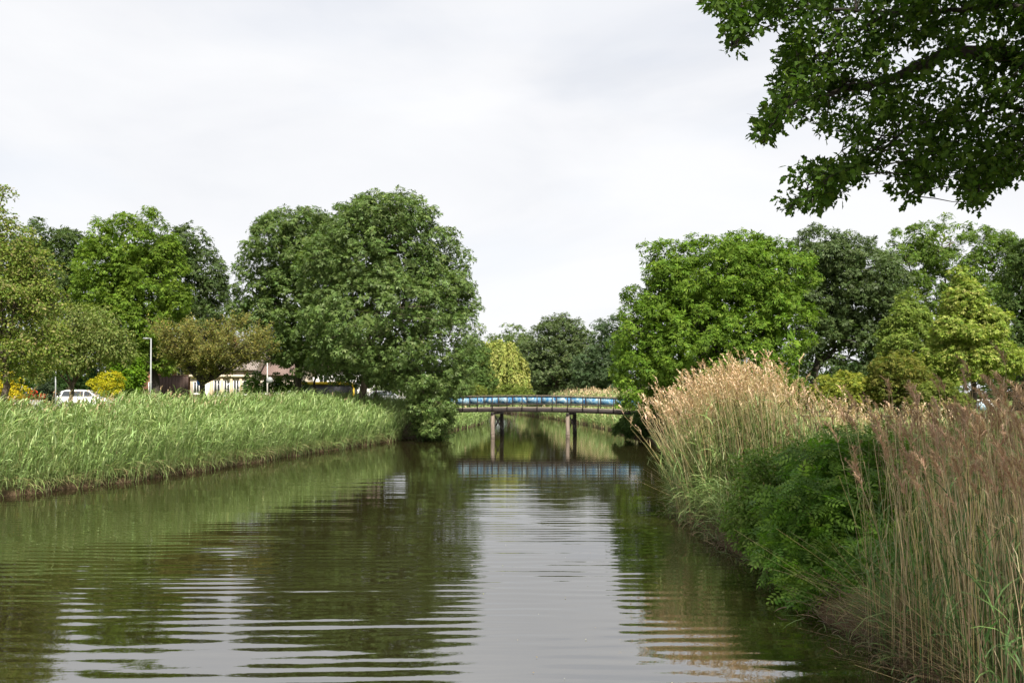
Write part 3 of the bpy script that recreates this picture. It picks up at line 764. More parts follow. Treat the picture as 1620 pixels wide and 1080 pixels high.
def left_reeds():
    acc = Acc()
    # living stems, densest near the water edge and along the top
    n = 9200
    y = 17 + 54.5 * rng.random(n) ** 0.85; d = -0.12 + 6.2 * rng.random(n) ** 1.3
    taper = np.clip((72.5 - y) / 4.0, 0.15, 1)
    d *= np.where(y > 68, taper, 1)
    x = lb(y) - d; z = np.maximum(ground_z(x, y), -0.05)
    topz = np.interp(d, [0, 0.5, 1.5, 4, 6.5], [2.0, 2.5, 2.9, 3.1, 3.25]) + rng.normal(0, 0.16, n) + 0.22 * np.sin(y * 0.55) * np.sin(x * 0.8 + 1)
    topz -= np.interp(y, [20, 30, 36, 44, 54], [0.66, 0.5, 0.24, 0.08, 0.0]) * np.interp(d, [0, 2, 5], [0.25, 0.7, 1.0])
    h = np.maximum(topz - z, 0.7)
    base = np.stack([x, y, z], 1)
    lean = np.stack([rng.normal(0.22, 0.2, n) + 0.45 * np.exp(-d * 1.2), rng.normal(-0.05, 0.2, n)], 1)
    pos = stalks(acc, base, lean, h, np.full(n, 0.0075), jitter(GREEN_REED, n), 2, 3)
    per = 6
    i = np.repeat(np.arange(n), per); m = len(i)
    t = rng.uniform(0.08, 1.0, m) ** 0.8
    hide = (d[i] > 2.2) & (t < 0.55)
    i, t = i[~hide], t[~hide]; m = len(i)
    b = pos(t, i)
    az = rng.normal(-0.15, 1.25, m)
    ribbons(acc, b, az, rng.uniform(0.85, 1.42, m), rng.uniform(0.38, 0.78, m), rng.uniform(0.03, 0.052, m), rng.uniform(0.6, 2.3, m), jitter(GREEN_REED, m, 0.28), 3)
    # last year's straw stems with pale seed heads
    n = 900
    y = np.concatenate([rng.uniform(20, 46, 680), rng.uniform(46, 68, 220)]); d = 1.6 + 4.6 * rng.random(n)
    x = lb(y) - d; z = ground_z(x, y)
    h = np.interp(d, [0, 2, 6], [2.5, 2.75, 3.15]) + rng.normal(0.05, 0.2, n) - z - np.interp(y, [20, 30, 36, 44, 54], [0.4, 0.3, 0.12, 0.05, 0.0])
    base = np.stack([x, y, z], 1)
    pos = stalks(acc, base, rng.normal(0, 0.18, (n, 2)), h, np.full(n, 0.008), jitter(STRAW, n), 2, 3)
    ii = np.arange(n)
    plumes(acc, pos(np.ones(n), ii), rng.normal(0.2, 0.9, n), rng.uniform(0.2, 0.34, n), [(0.56, 0.43, 0.27), (0.48, 0.36, 0.23)], 12, 0.024)
    # dead thatch and hanging blades along the water edge
    n = 3600
    y = 17 + 53.0 * rng.random(n) ** 0.8; d = rng.normal(0.12, 0.16, n)
    x = lb(y) - d; z = np.maximum(ground_z(x, y), -0.03) + rng.uniform(0, 0.22, n)
    ribbons(acc, np.stack([x, y, z], 1), rng.normal(0, 1.3, n), rng.uniform(-0.6, 1.2, n), rng.uniform(0.15, 0.5, n), rng.uniform(0.008, 0.02, n), rng.uniform(0.3, 1.8, n),
            jitter([(0.19, 0.125, 0.075), (0.14, 0.09, 0.055), (0.26, 0.19, 0.10), (0.2, 0.2, 0.08), (0.11, 0.07, 0.045)], n, 0.25), 2)
    n = 2600
    y = 17 + 54.0 * rng.random(n) ** 0.8; x = lb(y) - rng.uniform(-0.12, 0.3, n)
    ribbons(acc, np.stack([x, y, rng.uniform(0.25, 0.7, n)], 1), rng.normal(-0.3, 0.7, n), rng.uniform(-0.2, 0.9, n), rng.uniform(0.4, 0.95, n), rng.uniform(0.014, 0.026, n), rng.uniform(0.9, 2.2, n), jitter([(0.2, 0.27, 0.09), (0.24, 0.3, 0.11), (0.28, 0.25, 0.12)], n), 3)
    link('reed_bed', acc.mesh('reed_bed', M_REED), label='dense green reed bed along the left bank of the canal', cat='reeds', kind='stuff')


left_reeds()


def reed_patch(label, xy, topz_f, lean_f, n_dry, n_green, rad, strands, plume_w, plume_col, straw, green, leaf_len, leaf_w, per, sides, plume_frac=0.85, green_h=0.72, name='reed_bed'):
    acc = Acc()
    # dry
    x, y = xy(n_dry); z = np.maximum(ground_z(x, y), -0.02)
    base = np.stack([x, y, z], 1)
    h = np.maximum(topz_f(x, y) + rng.normal(0, 0.2, n_dry) - z, 0.6) * rng.uniform(0.82, 1.05, n_dry)
    lean = lean_f(x, y)
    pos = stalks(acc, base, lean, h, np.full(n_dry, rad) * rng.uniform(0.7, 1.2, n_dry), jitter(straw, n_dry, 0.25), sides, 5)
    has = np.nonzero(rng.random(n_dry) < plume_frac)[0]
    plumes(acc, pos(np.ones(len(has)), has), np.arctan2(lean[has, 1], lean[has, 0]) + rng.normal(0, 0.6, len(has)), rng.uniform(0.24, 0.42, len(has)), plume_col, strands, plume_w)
    # old broken leaf sheaths on the dry stems
    i = rng.integers(0, n_dry, n_dry * 2); t = rng.uniform(0.25, 0.95, len(i))
    ribbons(acc, pos(t, i), rng.uniform(0, 6.28, len(i)), rng.uniform(0.9, 1.45, len(i)), rng.uniform(0.1, 0.3, len(i)), np.full(len(i), leaf_w * 0.4), rng.uniform(0, 1.5, len(i)), jitter(straw, len(i), 0.25), 2)
    # green
    x, y = xy(n_green); z = np.maximum(ground_z(x, y), -0.02)
    base = np.stack([x, y, z], 1)
    h = np.maximum((topz_f(x, y) - z) * rng.uniform(green_h - 0.28, green_h + 0.14, n_green), 0.5)
    lean = lean_f(x, y) * rng.uniform(0.4, 1.1, (n_green, 1))
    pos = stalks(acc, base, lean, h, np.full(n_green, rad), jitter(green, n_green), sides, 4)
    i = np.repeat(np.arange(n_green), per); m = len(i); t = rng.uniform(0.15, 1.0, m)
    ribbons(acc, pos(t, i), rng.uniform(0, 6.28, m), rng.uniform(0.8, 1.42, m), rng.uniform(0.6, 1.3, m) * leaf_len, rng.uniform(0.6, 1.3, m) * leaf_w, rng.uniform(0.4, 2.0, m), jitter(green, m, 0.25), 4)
    return link(name, acc.mesh(name, M_REED), label=label, cat='reeds', kind='stuff')


# big sunlit clump on the right bank
def clump_xy(n):
    x = np.empty(n); y = np.empty(n)
    k = int(n * 0.6)
    a = rng.uniform(0, 6.28, k); r = np.sqrt(rng.random(k))
    x[:k] = 6.2 + 1.65 * r * np.cos(a); y[:k] = 24.4 + 1.9 * r * np.sin(a)
    m = n - k
    x[k:] = 6.2 + 7.0 * rng.random(m) ** 1.25; y[k:] = 21.6 + 4.4 * rng.random(m) + 0.10 * (x[k:] - 6)
    return np.maximum(x, rb(y) - 0.1), y


def clump_top(x, y):
    return np.interp(x, [4.5, 5.2, 6.0, 7.0, 8.4, 10, 12.5], [2.8, 3.35, 3.85, 3.8, 3.05, 2.75, 2.65])


def clump_lean(x, y):
    e = np.exp(-np.maximum(x - rb(y), 0) * 0.9)
    return np.stack([rng.normal(-0.22, 0.22, len(x)) - 0.95 * e * rng.random(len(x)), rng.normal(-0.1, 0.2, len(x)) - 0.35 * e], 1)


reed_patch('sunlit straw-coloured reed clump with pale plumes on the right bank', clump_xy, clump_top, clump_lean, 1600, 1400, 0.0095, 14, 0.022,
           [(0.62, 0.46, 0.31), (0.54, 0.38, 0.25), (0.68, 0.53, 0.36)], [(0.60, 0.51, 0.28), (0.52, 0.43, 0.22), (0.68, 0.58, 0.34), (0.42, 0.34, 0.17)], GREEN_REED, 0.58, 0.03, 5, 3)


def near_xy(n):
    y = 7.4 + 5.0 * rng.random(n)
    x = rb(y) - 0.1 + 3.4 * rng.random(n) ** 1.2
    return x, y


def near_top(x, y):
    return 3.17 - 0.02 * (y - 10) + 0.10 * np.sin(x * 3.1 + y) + np.interp(x - rb(y), [0, 0.7, 2], [-0.45, 0, 0.05])


def near_lean(x, y):
    e = np.exp(-np.maximum(x - rb(y), 0) * 1.6)
    return np.stack([rng.normal(-0.1, 0.17, len(x)) - 0.32 * e * rng.random(len(x)) ** 2, rng.normal(0.02, 0.16, len(x))], 1)


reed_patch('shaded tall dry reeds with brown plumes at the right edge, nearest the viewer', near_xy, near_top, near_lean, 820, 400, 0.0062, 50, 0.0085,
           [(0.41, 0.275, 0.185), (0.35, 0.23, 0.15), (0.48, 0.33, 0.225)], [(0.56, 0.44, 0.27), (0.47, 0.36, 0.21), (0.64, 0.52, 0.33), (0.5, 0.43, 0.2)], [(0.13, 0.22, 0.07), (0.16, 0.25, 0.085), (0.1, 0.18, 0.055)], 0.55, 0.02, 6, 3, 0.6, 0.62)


# reeds seen beyond the bridge
def far_reeds(label, side, y0, y1, w_, top, n, dry):
    acc = Acc()
    y = rng.uniform(y0, y1, n); d = -0.15 + w_ * rng.random(n) ** 1.5
    x = (lb(y) - d) if side < 0 else (rb(y) + d)
    z = ground_z(x, y)
    h = np.interp(d, [0, 1, 4], [1.3, top - 0.55, top]) + rng.normal(0, 0.18, n) - z
    h = np.maximum(h, 0.5)
    base = np.stack([x, y, z], 1)
    isdry = rng.random(n) < np.interp(d, [0, 1.2, 3], [dry * 0.3, dry * 0.6, dry])
    col = np.where(isdry[:, None], jitter(STRAW, n), jitter(GREEN_REED, n))
    lean = rng.normal(0, 0.15, (n, 2)); lean[:, 0] -= side * 0.25
    pos = stalks(acc, base, lean, h, np.where(isdry, 0.02, 0.012), col, 2, 3)
    g = np.nonzero(~isdry)[0]; i = np.repeat(g, 5); m = len(i)
    ribbons(acc, pos(rng.uniform(0.2, 1, m), i), rng.uniform(0, 6.28, m), rng.uniform(0.7, 1.4, m), rng.uniform(0.5, 0.9, m), rng.uniform(0.05, 0.08, m), rng.uniform(0.8, 2.4, m), jitter(GREEN_REED, m, 0.25), 3)
    p = np.nonzero(isdry)[0]
    if len(p):
        plumes(acc, pos(np.ones(len(p)), p), rng.uniform(0, 6.28, len(p)), rng.uniform(0.3, 0.5, len(p)), [(0.64, 0.5, 0.33), (0.56, 0.42, 0.27)], 9, 0.06)
    link('reed_bed', acc.mesh('reed_bed', M_REED), label=label, cat='reeds', kind='stuff')


far_reeds('green reeds on the left bank just beyond the bridge', -1, 71, 116, 3.5, 2.9, 1800, 0.05)
far_reeds('straw-topped reeds on the right bank seen above and under the bridge', 1, 70, 150, 4.2, 3.75, 2700, 0.75)


# ================================================================== footbridge
M_RUST = solid('rusty_steel', (0.02, 0.0135, 0.0115), 0.7, 0.4, 5, 0.35, bump=0.2)
M_WOODP = solid('weathered_timber', (0.17, 0.135, 0.108), 0.85, 0.4, 3.0, 0.2, bump=0.4, stretch=(4, 4, 0.5))
M_TIMBERSH = solid('dark_shaded_timber', (0.035, 0.03, 0.027), 0.8, 0.4, 3.0, 0.3)  # dark timber under the deck; on rear piles it paints the deck's shadow
M_DECK = solid('deck_boards', (0.24, 0.2, 0.155), 0.85, 0.3, 4.0, 0.2)


def graffiti_mat():
    m, t, p, N, L = mat('painted_blue_board')
    tc = N('ShaderNodeTexCoord'); oi = N('ShaderNodeObjectInfo'); va = N('ShaderNodeVectorMath'); va.operation = 'ADD'
    n1 = N('ShaderNodeTexNoise'); n1.inputs['Scale'].default_value = 1.9; n1.inputs['Detail'].default_value = 8; n1.inputs['Roughness'].default_value = 0.7; n1.inputs['Distortion'].default_value = 1.5
    r = N('ShaderNodeValToRGB')
    el = r.color_ramp.elements
    el[0].position = 0.30; el[0].color = (0.02, 0.06, 0.16, 1)
    el[1].position = 0.64; el[1].color = (0.42, 0.48, 0.50, 1)
    for ps, c in ((0.40, (0.035, 0.12, 0.28, 1)), (0.46, (0.08, 0.21, 0.36, 1)), (0.52, (0.16, 0.29, 0.36, 1)), (0.57, (0.3, 0.4, 0.46, 1))):
        q = el.new(ps); q.color = c
    mul = N('ShaderNodeVectorMath'); mul.operation = 'SCALE'; mul.inputs['Scale'].default_value = 37.0
    cmb = N('ShaderNodeCombineXYZ')
    L(oi.outputs['Random'], cmb.inputs[0]); L(cmb.outputs[0], mul.inputs[0])
    L(tc.outputs['Object'], va.inputs[0]); L(mul.outputs[0], va.inputs[1]); L(va.outputs[0], n1.inputs['Vector'])
    L(n1.outputs['Fac'], r.inputs['Fac']); L(r.outputs['Color'], p.inputs['Base Color'])
    p.inputs['Roughness'].default_value = 0.8; p.inputs['Specular IOR Level'].default_value = 0.15
    return m


M_BLUE = graffiti_mat()


def bridge():
    rot = math.radians(-10)
    Yc = 70.0; org = np.array([(850 - CX) * Yc / F, Yc, 0.0])
    th = thing('footbridge', org, 'low arched footbridge with rusty railings and painted blue panels across the canal', 'bridge', rz=rot)
    Wd = 2.5
    zc = lambda s: 2.25 - 0.0028 * (s + 1.5) ** 2
    S0, S1 = -13.2, 12.6
    ss = np.linspace(S0, S1, 40)
    loc = lambda acc, name, m, **k: part(acc, name, m, th, base=(0, 0, 0), **k)

    def ribbon(y0, y1, za, zb):
        a = Acc(); V = []
        for s in ss:
            z = zc(s)
            V += [[s, y0, z + za], [s, y1, z + za], [s, y1, z + zb], [s, y0, z + zb]]
        n = len(ss); i = np.arange(n - 1)[:, None] * 4; j = np.arange(4)[None]; k = (j + 1) % 4
        q = np.stack([i + j, i + k, i + k + 4, i + j + 4], -1).reshape(-1, 4)
        a.add(V, [q, [[3, 2, 1, 0]], [[4 * n - 4, 4 * n - 3, 4 * n - 2, 4 * n - 1]]])
        return a
    loc(ribbon(0.07, Wd - 0.07, -0.045, 0.02), 'deck', M_DECK)
    loc(ribbon(-0.02, 0.06, -0.27, 0.05), 'girder', M_RUST)
    loc(ribbon(Wd - 0.06, Wd + 0.02, -0.30, 0.0), 'girder', M_RUST)
    loc(ribbon(-0.06, 0.06, 1.0, 1.055), 'handrail', M_WOODP)
    loc(ribbon(Wd - 0.06, Wd + 0.06, 1.0, 1.055), 'handrail', M_WOODP)
    loc(ribbon(-0.02, 0.02, 0.30, 0.36), 'lower_rail', M_RUST)
    loc(ribbon(Wd - 0.02, Wd + 0.02, 0.30, 0.36), 'lower_rail', M_RUST)
    loc(ribbon(0.10, 0.2, 0.024, 0.07), 'kerb_board', M_DECK)
    loc(ribbon(Wd - 0.2, Wd - 0.10, 0.024, 0.09), 'kerb_board', M_DECK)
    step = 1.205; s_first = -3.62
    ks = [k for k in range(-8, 14) if S0 < s_first + k * step < S1]
    pm = box(Acc(), -0.035, 0.035, -0.035, 0.035, -0.26, 1.0).mesh('railing_post', M_RUST)
    for k in ks:
        s = s_first + k * step
        for y in (-0.058, Wd + 0.0):
            o = link('railing_post', pm, th); o.location = (s, y if y < 0 else y - 0.0, zc(s)); o.rotation_euler = (0, 0, 0)
    for k in ks[:-1]:
        sa, sb = s_first + k * step, s_first + (k + 1) * step
        a = Acc(); y0, y1 = Wd + 0.045, Wd + 0.075
        za, zb = zc(sa), zc(sb)
        V = [[sa + .03, y0, za + .38], [sb - .03, y0, zb + .38], [sb - .03, y1, zb + .38], [sa + .03, y1, za + .38], [sa + .03, y0, za + .96], [sb - .03, y0, zb + .96], [sb - .03, y1, zb + .96], [sa + .03, y1, za + .96]]
        a.add(V, [BOXF]); loc(a, 'blue_panel', M_BLUE)
    # pile bents
    for k in (0, 5):
        s = s_first + k * step
        zb = zc(s) - 0.30
        for y, m_ in ((0.12, M_WOODP), (Wd - 0.12, M_TIMBERSH)):  # rear pile darker: shade of the deck put into its colour
            a = Acc()
            sx = s + (0.32 if y > 1 else 0.0)
            tube(a, [[sx, y, -1.0], [sx + 0.01, y, 0.1], [sx - .01, y, zb - 0.162]], [0.17, 0.165, 0.15], 10)
            tube(a, [[sx, y, 0.18], [sx, y, 0.27]], [0.185, 0.185], 10)
            loc(a, 'pile', m_, smooth=False)
        loc(beam(Acc(), (s, -0.1, zb - 0.08), (s + 0.34, Wd + 0.1, zb - 0.08), 0.2, 0.16), 'cap_beam', M_TIMBERSH)
        loc(beam(Acc(), (s - 0.02, 0.15, 0.35), (s + 0.3, Wd - 0.15, zb - 0.22), 0.05, 0.14), 'cross_brace', M_TIMBERSH)
        loc(beam(Acc(), (s + 0.45, Wd - 0.15, 0.35), (s + 0.13, 0.15, zb - 0.22), 0.05, 0.14), 'cross_brace', M_TIMBERSH)
    # abutments
    for s in (S0 + 0.4, S1 - 0.4):
        loc(box(Acc(), s - 0.4, s + 0.4, 0.0, Wd, 0.2, zc(s) - 0.31), 'abutment', solid('concrete', (0.3, 0.29, 0.27), 0.9, 0.25, 4, 0.2))


bridge()


# ================================================================== near vegetation on the right bank
def sprays(lobes, n_clump, per, rc, up=0.45, flat=0.8, hang=0.15):
    """positions and frames of leaves in clumps over lobes (no mesh)"""
    La = np.asarray(lobes, float)
    wgt = La[:, 3] * La[:, 5]; wgt = wgt / wgt.sum()
    li = rng.choice(len(La), n_clump, p=wgt); d = rsph(n_clump)
    d[:, 1] = np.where(d[:, 1] > 0.5, -d[:, 1], d[:, 1])
    c = La[li, :3] + d * La[li, 3:] * np.where(rng.random(n_clump) < 0.15, rng.uniform(1.0, 1.15, n_clump), rng.uniform(0.6, 1.0, n_clump))[:, None]
    ci = np.repeat(np.arange(n_clump), per); n = len(ci)
    u = nrm(rsph(n) + d[ci] * 0.7 + np.array([0, 0, 0.2]))
    pos = c[ci] + u * (rc * rng.random(n) ** 0.5)[:, None] * np.array([1, 1, flat])
    nr_ = nrm(u * 0.4 + np.array([0, -0.1, up]) + rng.normal(size=(n, 3)) * 0.3)
    xd = nrm(u + d[ci] * 0.6 + rng.normal(size=(n, 3)) * 0.5 + np.array([0, 0, -hang]))
    return pos, frame(nr_, xd), c


def leaf_object(name, me, th, pos, X, Y, Z, s):
    o = link(name, me, th)
    m = Matrix(((X[0] * s, Y[0] * s, Z[0] * s, pos[0]), (X[1] * s, Y[1] * s, Z[1] * s, pos[1]), (X[2] * s, Y[2] * s, Z[2] * s, pos[2]), (0, 0, 0, 1)))
    o.matrix_basis = Matrix.Translation(-th.location) @ m
    return o


# pinnate leaf: four pairs of leaflets and one at the tip, on a thin rachis
_pt, _pf = [], []


def _leaflet(b, d, ln, wd, dz):
    b, d = np.array(b), nrm(np.array(d)); sd = np.array([-d[1], d[0], 0]); k = len(_pt)
    _pt.extend([b, b + d * ln * 0.45 - sd * wd + [0, 0, dz], b + d * ln + [0, 0, -dz * 1.5], b + d * ln * 0.45 + sd * wd + [0, 0, dz]])
    _pf.append([k, k + 1, k + 2, k + 3])


for _x, _l in ((0.22, 0.3), (0.42, 0.36), (0.62, 0.36), (0.80, 0.3)):
    for _s in (-1, 1):
        _leaflet([_x, 0.01 * _s, -0.12 * _x ** 2], [0.42, _s, 0], _l, 0.075, 0.02)
_leaflet([0.9, 0, -0.1], [1, 0, -0.2], 0.34, 0.075, 0.02)
_k = len(_pt); _pt.extend([np.array([0, -0.008, 0]), np.array([0, 0.008, 0]), np.array([0.92, 0, -0.1])])
PIN_T = np.array(_pt); PIN_F = [_pf, [[_k, _k + 1, _k + 2]]]


def near_shrub(name, label, base_xy, lobes, n_clump, per, rc, size, cols, T, TF, mt, n_obj=0, stems=26, part_name='foliage', **kw):
    base = np.array([base_xy[0], base_xy[1], float(ground_z(*base_xy)) - 0.03])
    th = thing(name, base, label, 'shrub')
    pos, (X, Y, Z), cl = sprays(lobes, n_clump, per, rc, **kw)
    n = len(pos); S = size * rng.uniform(0.65, 1.2, n); col = jitter(cols, n, 0.22)
    ok = pos[:, 2] > 0.06
    pos, X, Y, Z, S, col = (v[ok] for v in (pos, X, Y, Z, S, col))
    order = np.argsort(pos[:, 1] - 0.3 * pos[:, 2]); single, rest = order[:n_obj], order[n_obj:]
    if n_obj:
        mes = []
        for c in cols:
            a = Acc(); inst(a, T, TF, np.zeros((1, 3)), np.array([[1., 0, 0]]), np.array([[0, 1., 0]]), np.array([[0, 0, 1.]]), [1.0], np.array([c]))
            mes.append(a.mesh('leaf', mt))
        for q in single:
            leaf_object('leaf', mes[int(rng.integers(len(mes)))], th, pos[q], X[q], Y[q], Z[q], float(S[q]))
    a = Acc(); inst(a, T, TF, pos[rest], X[rest], Y[rest], Z[rest], S[rest], col[rest])
    part(a, part_name, mt, th, kind='stuff')
    ta = Acc()
    for c in cl[rng.permutation(len(cl))[:stems]]:
        limb(ta, base + np.array([rng.normal() * .2, rng.normal() * .3, 0]), c, 0.022, 0.006, 0.12, 6, 5)
    part(ta, 'stems', M_TWIG, th)
    return th


M_BUSH = leaf_mat('leaf_bush', rough=0.5, spec=0.2, trans=0.36, tint=(1.15, 1.4, 0.45))
near_shrub('ash_bush', 'shaded bush of pinnate leaves leaning over the water between the reeds', (6.4, 16.3),
           px_lobes([(1305, 745, 46, 42, 1), (1365, 725, 56, 38, 1.5), (1290, 820, 66, 62), (1370, 805, 66, 76, .5), (1345, 895, 52, 48, -.6), (1285, 895, 44, 44, -.8), (1400, 850, 46, 80), (1315, 968, 36, 12, -1.6), (1370, 985, 30, 14, -2.0), (1380, 930, 40, 45, -1.6), (1330, 935, 50, 30, -1.3), (1420, 900, 30, 60, -1.2), (1300, 928, 55, 30, -1.8), (1385, 955, 40, 34, -2.3), (1260, 880, 40, 30, -1.0), (1412, 765, 36, 56, .8), (1425, 930, 36, 44, -2.5), (1440, 985, 30, 26, -3.1), (1345, 960, 46, 22, -2.2), (1400, 900, 44, 50, -1.8)], 16.4),
           1120, 6, 0.3, 0.33, [(0.095, 0.19, 0.022), (0.12, 0.22, 0.028), (0.078, 0.16, 0.02), (0.16, 0.26, 0.034)], PIN_T, PIN_F, M_BUSH, 300)
near_shrub('sallow_bush', 'shaded small-leaved bush at the water edge beside the sunlit reed clump', (6.1, 18.9),
           px_lobes([(1215, 760, 42, 44, 1), (1200, 828, 38, 50), (1243, 850, 46, 55, -0.5), (1182, 795, 22, 36), (1265, 735, 42, 38, 1), (1225, 890, 36, 24, -.8), (1190, 745, 25, 25, .5), (1170, 820, 20, 22, 0.4), (1250, 905, 36, 26, -1.2)], 18.4),
           800, 22, 0.22, 0.095, [(0.145, 0.23, 0.042), (0.175, 0.26, 0.05), (0.115, 0.19, 0.034)], LEAF_T * np.array([1, 0.8, 1]), LEAF_F, M_BUSH, 0)


# dry stalks fallen out over the water
def fallen():
    acc = Acc()
    n = 110
    y = np.concatenate([rng.uniform(8.5, 13.5, 85), rng.uniform(22.5, 25.5, 25)])
    x = rb(y) + rng.uniform(0.0, 0.5, n); z = rng.uniform(0.15, 0.6, n)
    ln = rng.uniform(0.8, 2.0, n)
    off = np.stack([-ln * rng.uniform(0.6, 1.0, n), rng.normal(-0.1, 0.4, n)], 1)
    stalks(acc, np.stack([x, y, z], 1), off, rng.uniform(0.1, 1.1, n), np.full(n, 0.0055), jitter(STRAW, n, 0.25), 3, 5, 1.15)
    link('fallen_reeds', acc.mesh('fallen_reeds', M_REED), label='bent dry reed stalks sticking out over the water on the right', cat='reeds', kind='stuff')


fallen()


def bank_fringe():
    acc = Acc()
    n = 4000
    y = np.concatenate([rng.uniform(7.0, 12.5, 1500), rng.uniform(12.5, 19.5, 800), rng.uniform(19.5, 28, 1700)]); d = rng.normal(0.05, 0.22, n)
    x = rb(y) + d; z = np.maximum(ground_z(x, y), -0.02) + rng.uniform(0, 0.25, n)
    col = jitter([(0.16, 0.115, 0.07), (0.11, 0.08, 0.05), (0.13, 0.18, 0.06), (0.1, 0.15, 0.05), (0.22, 0.17, 0.1)], n, 0.25)
    ribbons(acc, np.stack([x, y, z], 1), rng.normal(math.pi, 1.1, n), rng.uniform(-0.3, 1.3, n), rng.uniform(0.15, 0.45, n), rng.uniform(0.008, 0.02, n), rng.uniform(0.3, 2.0, n), col, 3)
    n = 1000
    y = np.concatenate([rng.uniform(11.0, 12.0, 30), rng.uniform(21.0, 27.5, 970)]); x = rb(y) + rng.uniform(-0.05, 0.6, n)
    ribbons(acc, np.stack([x, y, ground_z(x, y) + rng.uniform(0.05, 0.9, n)], 1), rng.normal(math.pi, 0.9, n), rng.uniform(0.1, 1.2, n), rng.uniform(0.5, 1.1, n), rng.uniform(0.014, 0.026, n), rng.uniform(0.6, 2.2, n), jitter(GREEN_REED, n, 0.25), 4)
    link('bank_grass', acc.mesh('bank_grass', M_REED), label='mixed dead and green blades trailing over the water edge of the right bank', cat='grass', kind='stuff')


bank_fringe()

# ------------------------------------------------------------------ reeds behind the bushes
def mid_xy(n):
    y = 13.8 + 8.0 * rng.random(n)
    x = rb(y) + 1.6 + 5.5 * rng.random(n)
    return x, y


reed_patch('half-shaded green reeds with few brown plumes behind the waterside bushes', mid_xy, lambda x, y: 2.75 + 0.03 * (x - 6) + 0.15 * np.sin(x * 2 + y), lambda x, y: np.stack([rng.normal(-0.15, 0.2, len(x)), rng.normal(0, 0.2, len(x))], 1),
           300, 480, 0.006, 30, 0.011, [(0.36, 0.24, 0.155), (0.3, 0.19, 0.12)], STRAW, GREEN_REED, 0.55, 0.024, 6, 3, 0.7, 0.8)


# ------------------------------------------------------------------ oak reaching into the top right corner
def in_poly(p, poly):
    x, y = p[:, 0], p[:, 1]; r = np.zeros(len(p), bool); n = len(poly)
    for i in range(n):
        x1, y1 = poly[i]; x2, y2 = poly[(i + 1) % n]
        c = ((y1 > y) != (y2 > y)) & (x < (x2 - x1) * (y - y1) / ((y2 - y1) or 1e-9) + x1)
        r ^= c
    return r


